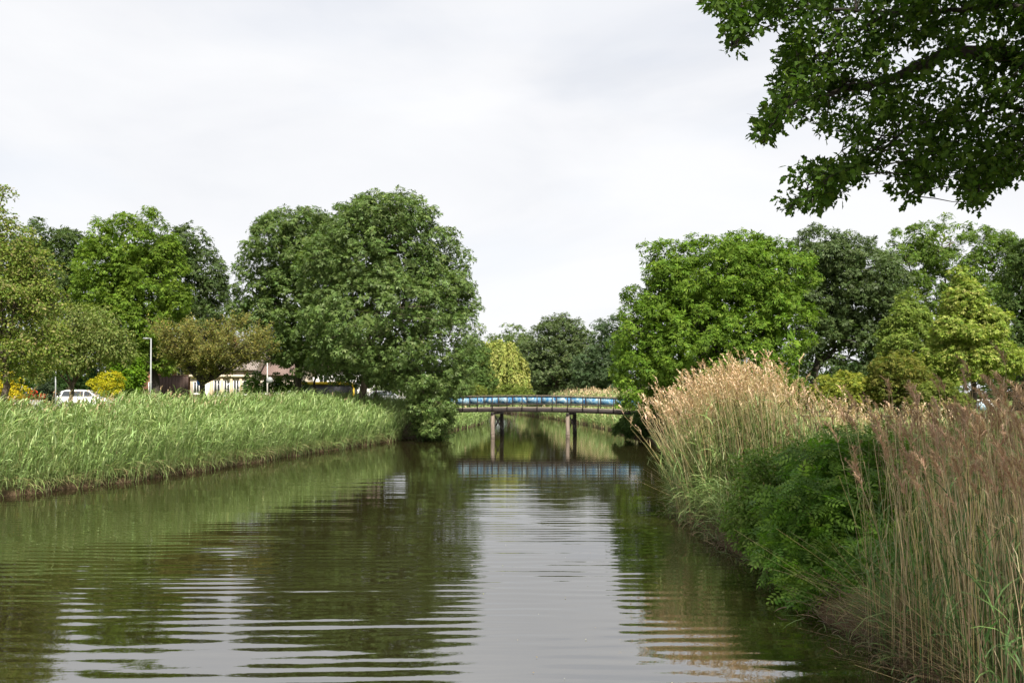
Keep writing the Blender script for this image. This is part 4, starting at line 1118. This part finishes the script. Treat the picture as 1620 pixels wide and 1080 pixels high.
def near_oak():
    base = np.array([13.5, 8.5, float(ground_z(13.5, 8.5)) - 0.05])
    th = thing('oak_tree', base, 'oak reaching in from the right with dark lobed leaves across the top corner', 'tree')
    polys = [([(1222, -60), (1720, -60), (1720, 212), (1590, 222), (1540, 212), (1480, 200), (1440, 212), (1400, 235), (1365, 222), (1300, 205), (1250, 190), (1232, 160), (1236, 110), (1250, 60), (1236, 30)], 470),
             ([(1108, -40), (1222, -40), (1234, 25), (1222, 44), (1190, 36), (1168, 74), (1156, 66), (1160, 36), (1130, 10)], 52),
             ([(1200, 186), (1216, 176), (1224, 200), (1209, 230), (1201, 220)], 9),
             ([(1222, 150), (1250, 160), (1240, 195), (1222, 185)], 8),
             ([(1252, 268), (1290, 258), (1335, 250), (1390, 235), (1400, 255), (1345, 290), (1310, 282), (1262, 285)], 30),
             ([(1242, 312), (1262, 318), (1290, 300), (1325, 296), (1332, 306), (1285, 322), (1252, 327)], 16),
             ([(1412, 240), (1450, 212), (1540, 212), (1640, 215), (1640, 250), (1604, 285), (1560, 290), (1520, 285), (1480, 275), (1440, 312), (1414, 304)], 95),
             ([(1528, 285), (1556, 285), (1548, 312), (1538, 322)], 12)]
    cl = []
    for poly, n in polys:
        a = np.array(poly, float); lo, hi = a.min(0), a.max(0); got = 0
        while got < n:
            p = rng.uniform(lo, hi, (200, 2)); p = p[in_poly(p, poly)][:n - got]
            for q in p:
                cl.append(P(q[0], q[1], rng.uniform(11.8, 14.6)))
            got += len(p)
    cl = np.array(cl)
    # skeleton: main limb enters from the right and divides
    ta = Acc(); hub = np.array([13.2, 9.2, 7.0])
    tube(ta, [base, base + [0.05, 0.1, 1.2], base + [-.05, 0.3, 3.2], hub], [0.62, 0.46, 0.42, 0.38], 12)
    nodes = [hub]
    for path in ([P(1700, 115, 12.0), P(1600, 90, 12.8), P(1500, 84, 13.3), P(1400, 130, 13.4), P(1300, 150, 13.2), P(1240, 175, 13.0)],
                 [P(1690, 200, 12.4), P(1600, 165, 13.2), P(1520, 200, 13.6), P(1440, 205, 13.4), P(1360, 260, 13.2), P(1290, 305, 13.0), P(1248, 322, 12.9)],
                 [P(1680, 20, 12.0), P(1560, 10, 12.8), P(1430, 20, 13.1), P(1300, 10, 13.3), P(1200, 10, 13.2), P(1120, 5, 13.1)],
                 [P(1680, 160, 12.8), P(1610, 215, 13.4), P(1550, 270, 13.6), P(1542, 310, 13.5)],
                 [P(1500, 200, 13.6), P(1460, 255, 13.5), P(1430, 305, 13.4)],
                 [P(1420, 20, 13.1), P(1330, 60, 13.6), P(1270, 110, 13.7)],
                 [P(1200, 10, 13.2), P(1180, 50, 13.1), P(1163, 76, 13.0)],
                 [P(1260, 160, 13.1), P(1220, 190, 13.0), P(1208, 225, 12.9)]):
        first = np.asarray(nodes)[np.argmin(np.linalg.norm(np.asarray(nodes) - path[0], axis=1))]
        pts = np.array([first] + path); k = len(pts)
        tt = np.linspace(0, k - 1, 4 * k)
        sm = np.stack([np.interp(tt, np.arange(k), pts[:, q]) for q in range(3)], 1) + rng.normal(size=(4 * k, 3)) * 0.03
        r0 = 0.16 if first is hub or np.allclose(first, hub) else 0.045
        tube(ta, sm, np.linspace(r0, 0.012, 4 * k) ** 1.0, 6)
        nodes += list(sm[2:])
    nodes = np.array(nodes)
    for c in cl:
        d = np.linalg.norm(nodes - c, axis=1)
        limb(ta, nodes[np.argmin(d)], c, 0.011, 0.004, 0.12, 5, 4)
    for p in rng.permutation(len(cl))[:40]:
        limb(ta, cl[p], cl[p] + rng.normal(size=3) * 0.18 + [-0.1, 0, 0], 0.005, 0.002, 0.1, 3, 3)
    # leaves of the part in view
    per = 30; ci = np.repeat(np.arange(len(cl)), per); n = len(ci)
    u = rsph(n)
    pos = cl[ci] + u * (0.2 * rng.random(n) ** 0.5)[:, None] * np.array([1, 1, 0.8])
    nr_ = nrm(rng.normal(size=(n, 3)) * 0.8 + np.array([0, -0.45, 0.45])); xd = nrm(u + rng.normal(size=(n, 3)) * 0.4 + np.array([-0.2, 0, -0.4]))
    X, Y, Z = frame(nr_, xd); S = 0.112 * rng.uniform(0.65, 1.3, n)
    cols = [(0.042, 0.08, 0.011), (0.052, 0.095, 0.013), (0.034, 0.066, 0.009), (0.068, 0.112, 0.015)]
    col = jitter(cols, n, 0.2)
    px = CX + F * pos[:, 0] / pos[:, 1]; py = HY - F * (pos[:, 2] - CH) / pos[:, 1]
    vis = np.nonzero((px > 1090) & (px < 1610) & (py > 8))[0]
    single = vis[np.argsort(pos[vis, 1])[:300]]
    mes = []
    for c in cols:
        a = Acc(); inst(a, OAK_T, OAK_F, np.zeros((1, 3)), np.array([[1., 0, 0]]), np.array([[0, 1., 0]]), np.array([[0, 0, 1.]]), [1.0], np.array([c]))
        mes.append(a.mesh('leaf', M_OAKN))
    for q in single:
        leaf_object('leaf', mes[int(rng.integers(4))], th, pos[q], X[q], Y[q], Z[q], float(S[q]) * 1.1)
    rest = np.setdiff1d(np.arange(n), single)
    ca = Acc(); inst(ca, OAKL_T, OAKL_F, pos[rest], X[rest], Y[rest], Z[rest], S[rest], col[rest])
    # the rest of the crown, above and behind the viewer
    lob = [[13, 6.5, 14, 6.0, 5.5, 3.6], [12.5, 2.5, 11.2, 6.0, 4.6, 3.0], [10, 8.6, 12.2, 4.2, 3.4, 2.4], [17, 12, 10.5, 5, 4.5, 3.6], [14.5, 8.5, 16.5, 4, 4, 2.4], [9.0, 3.0, 10.5, 3.6, 3.6, 2.4], [10.5, 12.0, 12.6, 4.2, 2.8, 1.9], [7.2, 6.5, 10.6, 3.0, 3.0, 1.8], [7.6, 9.6, 12.4, 3.4, 3.4, 1.9], [5.4, 10.6, 11.8, 1.8, 2.4, 1.3]]
    foliage(ca, lob, 800, 15, 0.75, 0.40, cols, LEAF_T, LEAF_F, inner=0.3, shell=0.6)
    for l in lob:
        limb(ta, hub, l[:3], 0.2, 0.05, 0.1, 7, 7)
    part(ta, 'trunk', M_BARKD, th, smooth=True)
    part(ca, 'crown', M_OAKN, th, kind='stuff')


near_oak()

# ================================================================== houses on the left
M_GLASS = solid('window_glass', (0.03, 0.035, 0.04), 0.06, 0.2, 3, 0.8)
M_WHITE = solid('white_paint', (0.78, 0.76, 0.72), 0.5, 0.08, 3)
M_CREAM = solid('cream_render', (0.62, 0.52, 0.40), 0.85, 0.15, 2.0)
M_TAN = solid('tan_trim', (0.52, 0.40, 0.26), 0.8, 0.15, 2.0)
M_BRICK = solid('brick_wall', (0.30, 0.15, 0.095), 0.9, 0.35, 9.0, 0.2, bump=0.3)
M_SLATE = solid('dark_slate', (0.06, 0.062, 0.068), 0.7, 0.3, 6)


def tile_mat(name, c1, c2, sc_=5.5):
    m, t, p, N, L = mat(name)
    tc = N('ShaderNodeTexCoord'); wv = N('ShaderNodeTexWave'); wv.wave_type = 'BANDS'; wv.bands_direction = 'X'; wv.inputs['Scale'].default_value = sc_ * 0.35; wv.inputs['Distortion'].default_value = 0.3
    n = N('ShaderNodeTexNoise'); n.inputs['Scale'].default_value = 3.0; n.inputs['Detail'].default_value = 6
    mx_ = N('ShaderNodeMix'); mx_.data_type = 'RGBA'; mx_.inputs['A'].default_value = (*c1, 1); mx_.inputs['B'].default_value = (*c2, 1)
    b = N('ShaderNodeBump'); b.inputs['Strength'].default_value = 0.6; b.inputs['Distance'].default_value = 0.05
    L(tc.outputs['Object'], wv.inputs['Vector']); L(tc.outputs['Object'], n.inputs['Vector'])
    L(n.outputs['Fac'], mx_.inputs['Factor']); L(mx_.outputs['Result'], p.inputs['Base Color']); L(wv.outputs['Fac'], b.inputs['Height']); L(b.outputs['Normal'], p.inputs['Normal'])
    p.inputs['Roughness'].default_value = 0.85
    return m


M_TILE = tile_mat('red_roof_tiles', (0.19, 0.125, 0.105), (0.13, 0.092, 0.08))
M_TILEP = tile_mat('pale_roof_tiles', (0.26, 0.215, 0.19), (0.19, 0.16, 0.14))


def hx(px, Y): return (px - CX) * Y / F
def hz(py, Y): return CH - (py - HY) * Y / F


def window(th, x0, x1, y, z0, z1, bars=1):
    f = Acc(); t = 0.07
    box(f, x0, x1, y - 0.05, y, z0, z0 + t); box(f, x0, x1, y - 0.05, y, z1 - t, z1)
    box(f, x0, x0 + t, y - 0.05, y, z0 + t, z1 - t); box(f, x1 - t, x1, y - 0.05, y, z0 + t, z1 - t)
    for k in range(bars):
        xm = x0 + (x1 - x0) * (k + 1) / (bars + 1)
        box(f, xm - 0.03, xm + 0.03, y - 0.045, y, z0 + t, z1 - t)
    fo = part(f, 'window_frame', M_WHITE, th)
    g = box(Acc(), x0 + t, x1 - t, y - 0.02, y - 0.012, z0 + t, z1 - t)
    link('pane', g.mesh('pane', M_GLASS, base=tuple(th.location)), fo)
    s = box(Acc(), x0 - 0.06, x1 + 0.06, y - 0.12, y - 0.001, z0 - 0.07, z0 - 0.003)
    link('sill', s.mesh('sill', M_WHITE, base=tuple(th.location)), fo)


def house(name, label, px0, px1, Y, z_eave, z_ridge, depth, wall_m, roof_m, wins, doors=(), chimney=None, zg=2.2):
    x0, x1 = hx(px0, Y), hx(px1, Y)
    th = thing(name, ((x0 + x1) / 2, Y, zg), label, 'house')
    part(box(Acc(), x0, x1, Y, Y + depth, zg - 0.1, z_eave), 'wall', wall_m, th)
    a = Acc(); o = 0.35
    ym = Y + depth / 2
    for sgn, ya in ((-1, Y - o), (1, Y + depth + o)):
        V = [[x0 - o, ya, z_eave - 0.12], [x1 + o, ya, z_eave - 0.12], [x1 + o, ym, z_ridge], [x0 - o, ym, z_ridge]]
        V2 = [[v[0], v[1], v[2] + 0.14] for v in V]
        a.add(V + V2, [BOXF])
    ro = part(a, 'roof', roof_m, th)
    for x in (x0 + 0.01, x1 - 0.01):
        g = Acc().add([[x, Y, z_eave], [x, Y + depth, z_eave], [x, ym, z_ridge - 0.02]], [[[0, 1, 2]]])
        part(g, 'gable', wall_m, th)
    if chimney:
        xc = hx(chimney, Y)
        c = box(Acc(), xc - 0.35, xc + 0.35, ym - 0.35, ym + 0.35, z_ridge - 0.6, z_ridge + 0.9)
        link('chimney', c.mesh('chimney', M_BRICK, base=tuple(th.location)), ro)
    for (a0, a1, b0, b1, bars) in wins:
        window(th, hx(a0, Y), hx(a1, Y), Y - 0.002, b0, b1, bars)
    for (a0, a1, b1) in doors:
        d = part(box(Acc(), hx(a0, Y), hx(a1, Y), Y - 0.05, Y - 0.002, zg, b1), 'door', M_WHITE, th)
        hd = box(Acc(), hx(a1, Y) - 0.15, hx(a1, Y) - 0.1, Y - 0.1, Y - 0.052, zg + 1.0, zg + 1.12)
        link('handle', hd.mesh('handle', M_SLATE, base=tuple(th.location)), d)
    return th


house('brick_house', 'brick house behind the brown timber fence', 225, 298, 90, 6.6, 9.0, 8, M_BRICK, M_TILE, [(258, 272, 5.0, 6.1, 1), (280, 292, 5.0, 6.1, 1), (235, 248, 3.2, 4.6, 1)], [(252, 264, 4.3)], 240)
ch_ = house('terraced_house', 'cream house with a row of white windows behind the low bronze tree', 301, 402, 86, 5.75, 8.3, 8, M_CREAM, M_TILEP,
            [(306, 316, 3.4, 4.6, 1), (338, 349, 3.2, 4.75, 1), (354, 364, 3.2, 4.75, 1), (369, 379, 3.2, 4.75, 1), (384, 391, 3.3, 4.7, 0)], [(320, 331, 4.4)], 350)
for _p in (335, 351.5, 366.5, 381.5, 393.5):
    part(box(Acc(), hx(_p, 86) - 0.12, hx(_p, 86) + 0.12, 85.82, 85.997, 2.2, 5.0), 'pier', M_TAN, ch_)
part(box(Acc(), hx(301, 86) - 0.05, hx(402, 86) + 0.05, 85.7, 85.996, 5.003, 5.25), 'fascia', M_CREAM, ch_)
house('tiled_house', 'house with a red tiled roof above the clipped hedge', 408, 470, 88, 5.3, 7.4, 7, M_CREAM, M_TILE, [(415, 425, 3.4, 4.7, 1), (432, 445, 3.4, 4.7, 1)], [(452, 461, 4.3)])
house('slate_house', 'house with a dark slate roof showing above the red tiled roof', 428, 485, 101, 7.2, 8.6, 7, M_WHITE, M_SLATE, [(440, 450, 5.2, 6.6, 1), (462, 474, 5.2, 6.6, 1)], [(452, 460, 4.3)], 470)
house('white_house', 'white house glimpsed between the oak trunks', 482, 592, 98, 6.0, 8.6, 8, M_WHITE, M_TILE, [(485, 496, 4.4, 5.5, 1), (505, 518, 4.4, 5.5, 1), (530, 545, 4.4, 5.5, 1), (568, 578, 4.4, 5.5, 1), (505, 520, 2.8, 3.8, 1)], [(550, 560, 4.3)], 530)


def board_fence(name, label, px0, px1, Y, z1, nb, m_, cap_m, cat='fence', zg=2.15, capw=0.1):
    x0, x1 = hx(px0, Y), hx(px1, Y)
    th = thing(name, ((x0 + x1) / 2, Y, zg), label, cat)
    w_ = (x1 - x0) / nb
    me = box(Acc(), -w_ / 2 + 0.006, w_ / 2 - 0.006, -0.015, 0.015, 0, z1 - zg).mesh('board', m_)
    for k in range(nb):
        o = link('board', me, th); o.location = (x0 + w_ * (k + 0.5) - th.location.x, 0, 0)
    part(box(Acc(), x0 - 0.03, x1 + 0.03, Y - capw / 2, Y + capw / 2, z1 + 0.003, z1 + 0.07), 'cap_rail', cap_m, th)
    return th


M_BROWNB = solid('brown_boards', (0.075, 0.045, 0.035), 0.8, 0.3, 3, bump=0.2, stretch=(6, 1, 1))
board_fence('timber_fence', 'dark brown timber fence right of the grey lamp post', 243, 298, 80, 5.02, 11, M_BROWNB, solid('fence_cap', (0.17, 0.10, 0.07), 0.8))

# grey shelter with a yellow edge
def shelter():
    Y = 82; x0, x1 = hx(478, Y), hx(558, Y); zt = hz(606, Y); zg = 2.2
    th = thing('shelter', ((x0 + x1) / 2, Y, zg), 'low dark grey shelter with a bright yellow edge between the oak trunks', 'shelter')
    part(box(Acc(), x0, x1, Y + 0.05, Y + 2.4, zg, zt - 0.12), 'wall', solid('dark_panel', (0.055, 0.056, 0.062), 0.6), th)
    M_Y = solid('yellow_paint', (0.62, 0.42, 0.02), 0.5)
    a = Acc(); r = 0.35; pts = [(x1 + 0.1, zg)]
    for k in range(7):
        t = k / 6 * math.pi / 2
        pts.append((x1 + 0.1 - r + r * math.cos(t), zt - r + r * math.sin(t)))
    pts.append((x0 - 0.1, zt))
    for (xa, za), (xb, zb) in zip(pts[:-1], pts[1:]):
        beam(a, (xa, Y - 0.02, za), (xb, Y - 0.02, zb), 0.12, 0.26)
    part(a, 'edge_trim', M_Y, th)


shelter()


# ================================================================== cars
def car(name, label, loc, rz, paint, group=None):
    th = thing(name, loc, label, 'car', group, rz)
    hw = 0.86
    low = [(-1.98, 0.30), (-2.0, 0.62), (-1.93, 0.95), (-0.2, 0.98), (0.85, 0.96), (1.55, 0.86), (1.95, 0.68), (2.02, 0.45), (1.98, 0.26), (1.65, 0.2), (-1.7, 0.2)]
    top = [(-1.93, 0.95), (-1.72, 1.36), (-1.35, 1.47), (-0.4, 1.50), (0.2, 1.44), (0.9, 0.965)]
    a = Acc(); n = len(low)
    V = []
    for y, k in ((-1, 0), (1, 0)):
        for (x, z) in low:
            V.append([x, y * hw * (0.94 if z < 0.3 or abs(x) > 1.9 else 1.0), z])
    side = np.arange(n)
    q = [[i, (i + 1) % n, (i + 1) % n + n, i + n] for i in range(n)]
    a.add(V, [q, [list(side[::-1])], [list(side + n)]])
    m = len(top); V = []
    for y in (-1, 1):
        for (x, z) in top:
            V.append([x, y * (hw - 0.02 - 0.24 * (z - 0.95) / 0.55), z])
    q = [[i, i + 1, i + 1 + m, i + m] for i in range(m - 1)]
    a.add(V, [q, [list(range(m))[::-1]], [list(range(m, 2 * m))]])
    part(a, 'body', paint, th, base=(0, 0, 0))
    tyre = solid('tyre', (0.02, 0.02, 0.02), 0.9); rimm = solid('alloy', (0.5, 0.5, 0.52), 0.35, metal=0.8)
    for x in (-1.28, 1.3):
        for y in (-1, 1):
            t_ = part(tube(Acc(), [[x, y * 0.68, 0.31], [x, y * 0.9, 0.31]], [0.31, 0.31], 18), 'wheel', tyre, th, base=(0, 0, 0))
            r_ = tube(Acc(), [[x, y * 0.88, 0.31], [x, y * 0.91, 0.31]], [0.2, 0.19], 14)
            link('rim', r_.mesh('rim', rimm), t_)

    def side_y(z): return hw - 0.02 - 0.24 * (z - 0.95) / 0.55 + 0.008
    for y in (-1, 1):
        for (xa, xb, xc, xd) in ((-1.62, -0.95, -0.95, -1.48), (-0.88, -0.12, -0.12, -0.88), (-0.05, 0.72, 0.22, -0.05)):
            g = Acc(); V = [[xa, y * side_y(1.0), 1.0], [xb, y * side_y(1.0), 1.0], [xc, y * side_y(1.39), 1.39], [xd, y * side_y(1.39), 1.39]]
            g.add(V, [[[0, 1, 2, 3] if y < 0 else [3, 2, 1, 0]]]); part(g, 'side_window', M_GLASS, th, base=(0, 0, 0))
    g = Acc(); g.add([[0.855, -0.72, 1.005], [0.855, 0.72, 1.005], [0.275, 0.58, 1.40], [0.275, -0.58, 1.40]], [[[0, 1, 2, 3]]]); part(g, 'windscreen', M_GLASS, th, base=(0, 0, 0))
    g = Acc(); g.add([[-1.925, -0.72, 1.0], [-1.925, 0.72, 1.0], [-1.745, 0.6, 1.34], [-1.745, -0.6, 1.34]], [[[3, 2, 1, 0]]]); part(g, 'rear_window', M_GLASS, th, base=(0, 0, 0))
    for y in (-0.68, 0.68):
        part(box(Acc(), 1.80, 1.985, y - 0.14, y + 0.14, 0.58, 0.72), 'headlight', M_WHITE, th, base=(0, 0, 0))
        part(box(Acc(), -2.015, -1.9, y - 0.12, y + 0.12, 0.7, 0.92), 'tail_light', solid('tail_red', (0.4, 0.02, 0.02), 0.3), th, base=(0, 0, 0))
        part(box(Acc(), 0.55, 0.68, y * 1.36 - 0.07, y * 1.36 + 0.07, 1.0, 1.12), 'wing_mirror', paint, th, base=(0, 0, 0))
    return th


car('parked_car', 'white hatchback parked behind the left reed bed, nose to the right', (hx(138, 67), 67, 2.22), math.radians(12), solid('car_white', (0.8, 0.8, 0.79), 0.25, 0.03, 2, 0.6))
car('parked_car', 'grey car half hidden by leaves at the left end of the bridge', (hx(616, 84), 84, 2.22), math.radians(4), solid('car_grey', (0.28, 0.28, 0.3), 0.3, 0.05, 2, 0.6))

# ================================================================== street furniture
M_GALV = solid('galvanised_steel', (0.27, 0.28, 0.28), 0.5, 0.12, 4, 0.5)
M_PALE = solid('pale_pole', (0.46, 0.43, 0.38), 0.6, 0.12, 4)


def lamp():
    Y = 62; x = hx(238.5, Y); zt = hz(535.5, Y)
    th = thing('street_lamp', (x, Y, 2.2), 'slim grey street lamp with a short arm left of the brown fence', 'street lamp')
    part(tube(Acc(), [[x, Y, 2.15], [x, Y, 3.4], [x + 0.02, Y, zt]], [0.062, 0.058, 0.04], 10), 'pole', M_GALV, th, smooth=True)
    part(beam(Acc(), (x + 0.05, Y, zt + 0.0), (x - 0.15, Y, zt + 0.02), 0.06, 0.05), 'arm', M_GALV, th)
    hd = Acc(); box(hd, x - 0.5, x - 0.15, Y - 0.11, Y + 0.11, zt - 0.03, zt + 0.06)
    h = part(hd, 'lamp_head', M_GALV, th)
    link('lens', box(Acc(), x - 0.46, x - 0.22, Y - 0.08, Y + 0.08, zt - 0.045, zt - 0.032).mesh('lens', M_WHITE, base=tuple(th.location)), h)


lamp()


def sign(name, label, px, Y, ztop, rad, zsign, disc_m, pole_m, pr=0.035, cat='sign', dx=0.0):
    x = hx(px, Y); zg = float(ground_z(x, Y))
    th = thing(name, (x, Y, zg), label, cat)
    part(tube(Acc(), [[x, Y, zg - 0.1], [x, Y, ztop]], [pr, pr * 0.9], 8), 'pole', pole_m, th)
    if rad:
        part(tube(Acc(), [[x + dx, Y - pr - 0.02, zsign], [x + dx, Y - pr - 0.005, zsign]], [rad, rad], 20), 'sign_disc', disc_m, th)
    else:
        part(tube(Acc(), [[x, Y, ztop + 0.001], [x, Y, ztop + 0.04]], [pr * 1.25, pr * 0.6], 8), 'cap', pole_m, th)


sign('sign_pole', 'tall pale pole with a small round grey sign before the hedge', 423, 66, hz(574, 66), 0.24, hz(601, 66), M_GALV, M_PALE, 0.05, dx=0.18)
sign('road_sign', 'blue round traffic sign left of the low bronze tree trunk', 317.5, 58, hz(599, 58), 0.25, hz(604, 58), solid('sign_blue', (0.02, 0.12, 0.5), 0.4, 0.05), M_GALV)
sign('grey_post', 'thin grey post right of the loose olive tree', 88, 60, hz(584, 60), 0, 0, None, M_GALV, 0.045, cat='post')
for _p, _l in ((632, 'leftmost of three pale posts at the left end of the bridge'), (637.8, 'middle one of three pale posts at the left end of the bridge'), (642.2, 'rightmost of three pale posts at the left end of the bridge')):
    sign('pale_post', _l, _p, 78, hz(613, 78), 0, 0, None, M_PALE, 0.075, cat='post')


def picket_fence():
    Y = 54; x0, x1 = hx(24, Y), hx(67, Y); zg = float(ground_z((x0 + x1) / 2, Y)); zt = hz(632, Y)
    th = thing('picket_fence', ((x0 + x1) / 2, Y, zg), 'low grey picket fence in front of the red-flowered bush', 'fence')
    m_ = solid('grey_wood', (0.36, 0.34, 0.33), 0.85, 0.25, 4)
    me = Acc().add([[-.035, -.012, 0], [.035, -.012, 0], [.035, .012, 0], [-.035, .012, 0], [-.035, -.012, zt - zg - .06], [.035, -.012, zt - zg - .06], [.035, .012, zt - zg - .06], [-.035, .012, zt - zg - .06], [0, -.012, zt - zg], [0, .012, zt - zg]],
                   [[[0, 1, 5, 4], [1, 2, 6, 5], [2, 3, 7, 6], [3, 0, 4, 7], [4, 5, 8, 8][:4], [6, 7, 9, 9][:4]], [[5, 6, 9], [5, 9, 8], [7, 4, 8], [7, 8, 9]]] if False else [[[0, 1, 5, 4], [1, 2, 6, 5], [2, 3, 7, 6], [3, 0, 4, 7], [5, 6, 9, 8], [7, 4, 8, 9]], [[4, 5, 8], [6, 7, 9]]]).mesh('slat', m_)
    for k in range(17):
        o = link('slat', me, th); o.location = (x0 - th.location.x + (x1 - x0) * k / 16, 0, 0)
    for z in (zg + 0.25, zt - 0.25):
        part(box(Acc(), x0 - 0.05, x1 + 0.05, Y + 0.013, Y + 0.05, z, z + 0.07), 'rail', m_, th)


picket_fence()


def slide():
    Y = 62; xa, xb = hx(1549, Y), hx(1574, Y); zg = 2.0; zt = hz(631.5, Y)
    th = thing('playground_slide', ((xa + xb) / 2, Y, zg), 'small white slide with pale blue sides on the lawn between tree trunks', 'slide')
    part(box(Acc(), xa, xa + 0.62, Y + 0.1, Y + 0.75, zg + 0.25, zt - 0.12), 'side_panel', solid('pale_blue', (0.42, 0.55, 0.66), 0.5, 0.2, 3), th)
    part(box(Acc(), xa - 0.05, xa + 0.66, Y + 0.05, Y + 0.8, zt - 0.117, zt - 0.02), 'platform', M_WHITE, th)
    a = Acc(); beam(a, (xa + 0.6, Y + 0.42, zt - 0.05), (xb + 0.25, Y + 0.42, zg + 0.2), 0.55, 0.04)
    ch = part(a, 'chute', M_WHITE, th)
    for y in (0.13, 0.71):
        b = beam(Acc(), (xa + 0.6, Y + y, zt + 0.03), (xb + 0.25, Y + y, zg + 0.28), 0.04, 0.16)
        link('chute_side', b.mesh('chute_side', M_WHITE, base=tuple(th.location)), ch)
    for x in (xa + 0.06, xa + 0.56):
        part(tube(Acc(), [[x, Y + 0.2, zg - 0.05], [x, Y + 0.2, zg + 0.249]], [0.04, 0.04], 8), 'leg', M_GALV, th)


slide()


# floating bits on the water
def floaters():
    acc = Acc(); n = 220
    y = 9 + 50 * rng.random(n) ** 1.6
    a, b = lb(y), rb(y)
    u = rng.random(n); u = np.where(rng.random(n) < 0.6, 1 - 0.25 * u ** 2, u)
    x = a + 0.3 + (b - a - 0.5) * u
    ok = x < rb(y) - 0.1; x, y = x[ok], y[ok]; n = len(x)
    pos = np.stack([x, y, np.full(n, 0.012)], 1)
    X, Y, Z = frame(nrm(np.array([0, 0, 1.0]) + rng.normal(size=(n, 3)) * 0.12), rsph(n))
    inst(acc, LEAF_T, LEAF_F, pos, X, Y, Z, rng.uniform(0.015, 0.04, n), jitter([(0.4, 0.38, 0.25), (0.3, 0.24, 0.12), (0.25, 0.28, 0.1), (0.55, 0.53, 0.45)], n, 0.3))
    link('floating_leaves', acc.mesh('floating_leaves', M_REED), label='tiny pale leaves and fluff scattered on the water', cat='leaves', kind='stuff')


floaters()

# repeats of a kind share a group
GROUPS = {'oak_tree': 'oaks around the canal', 'maple_tree': 'maples around the canal', 'alder_tree': 'dark alders in the left background', 'willow_tree': 'willows beyond the bridge',
          'hornbeam_tree': 'pointed trees on the right lawn', 'yellow_shrub': 'golden yellow shrubs on the left', 'rose_bush': 'red-flowered bushes on the left', 'dogwood_shrub': 'yellow-green shrubs on the right bank',
          'alder_bush': 'bushes at the bridge ends', 'bramble_bush': 'bushes beyond the bridge', 'hazel_thicket': 'thickets under the trees', 'parked_car': 'parked cars', 'pale_post': 'pale posts by the bridge'}
for o in sc.objects:
    k = o.name.split('.')[0]
    if o.parent is None and k in GROUPS:
        o['group'] = GROUPS[k]
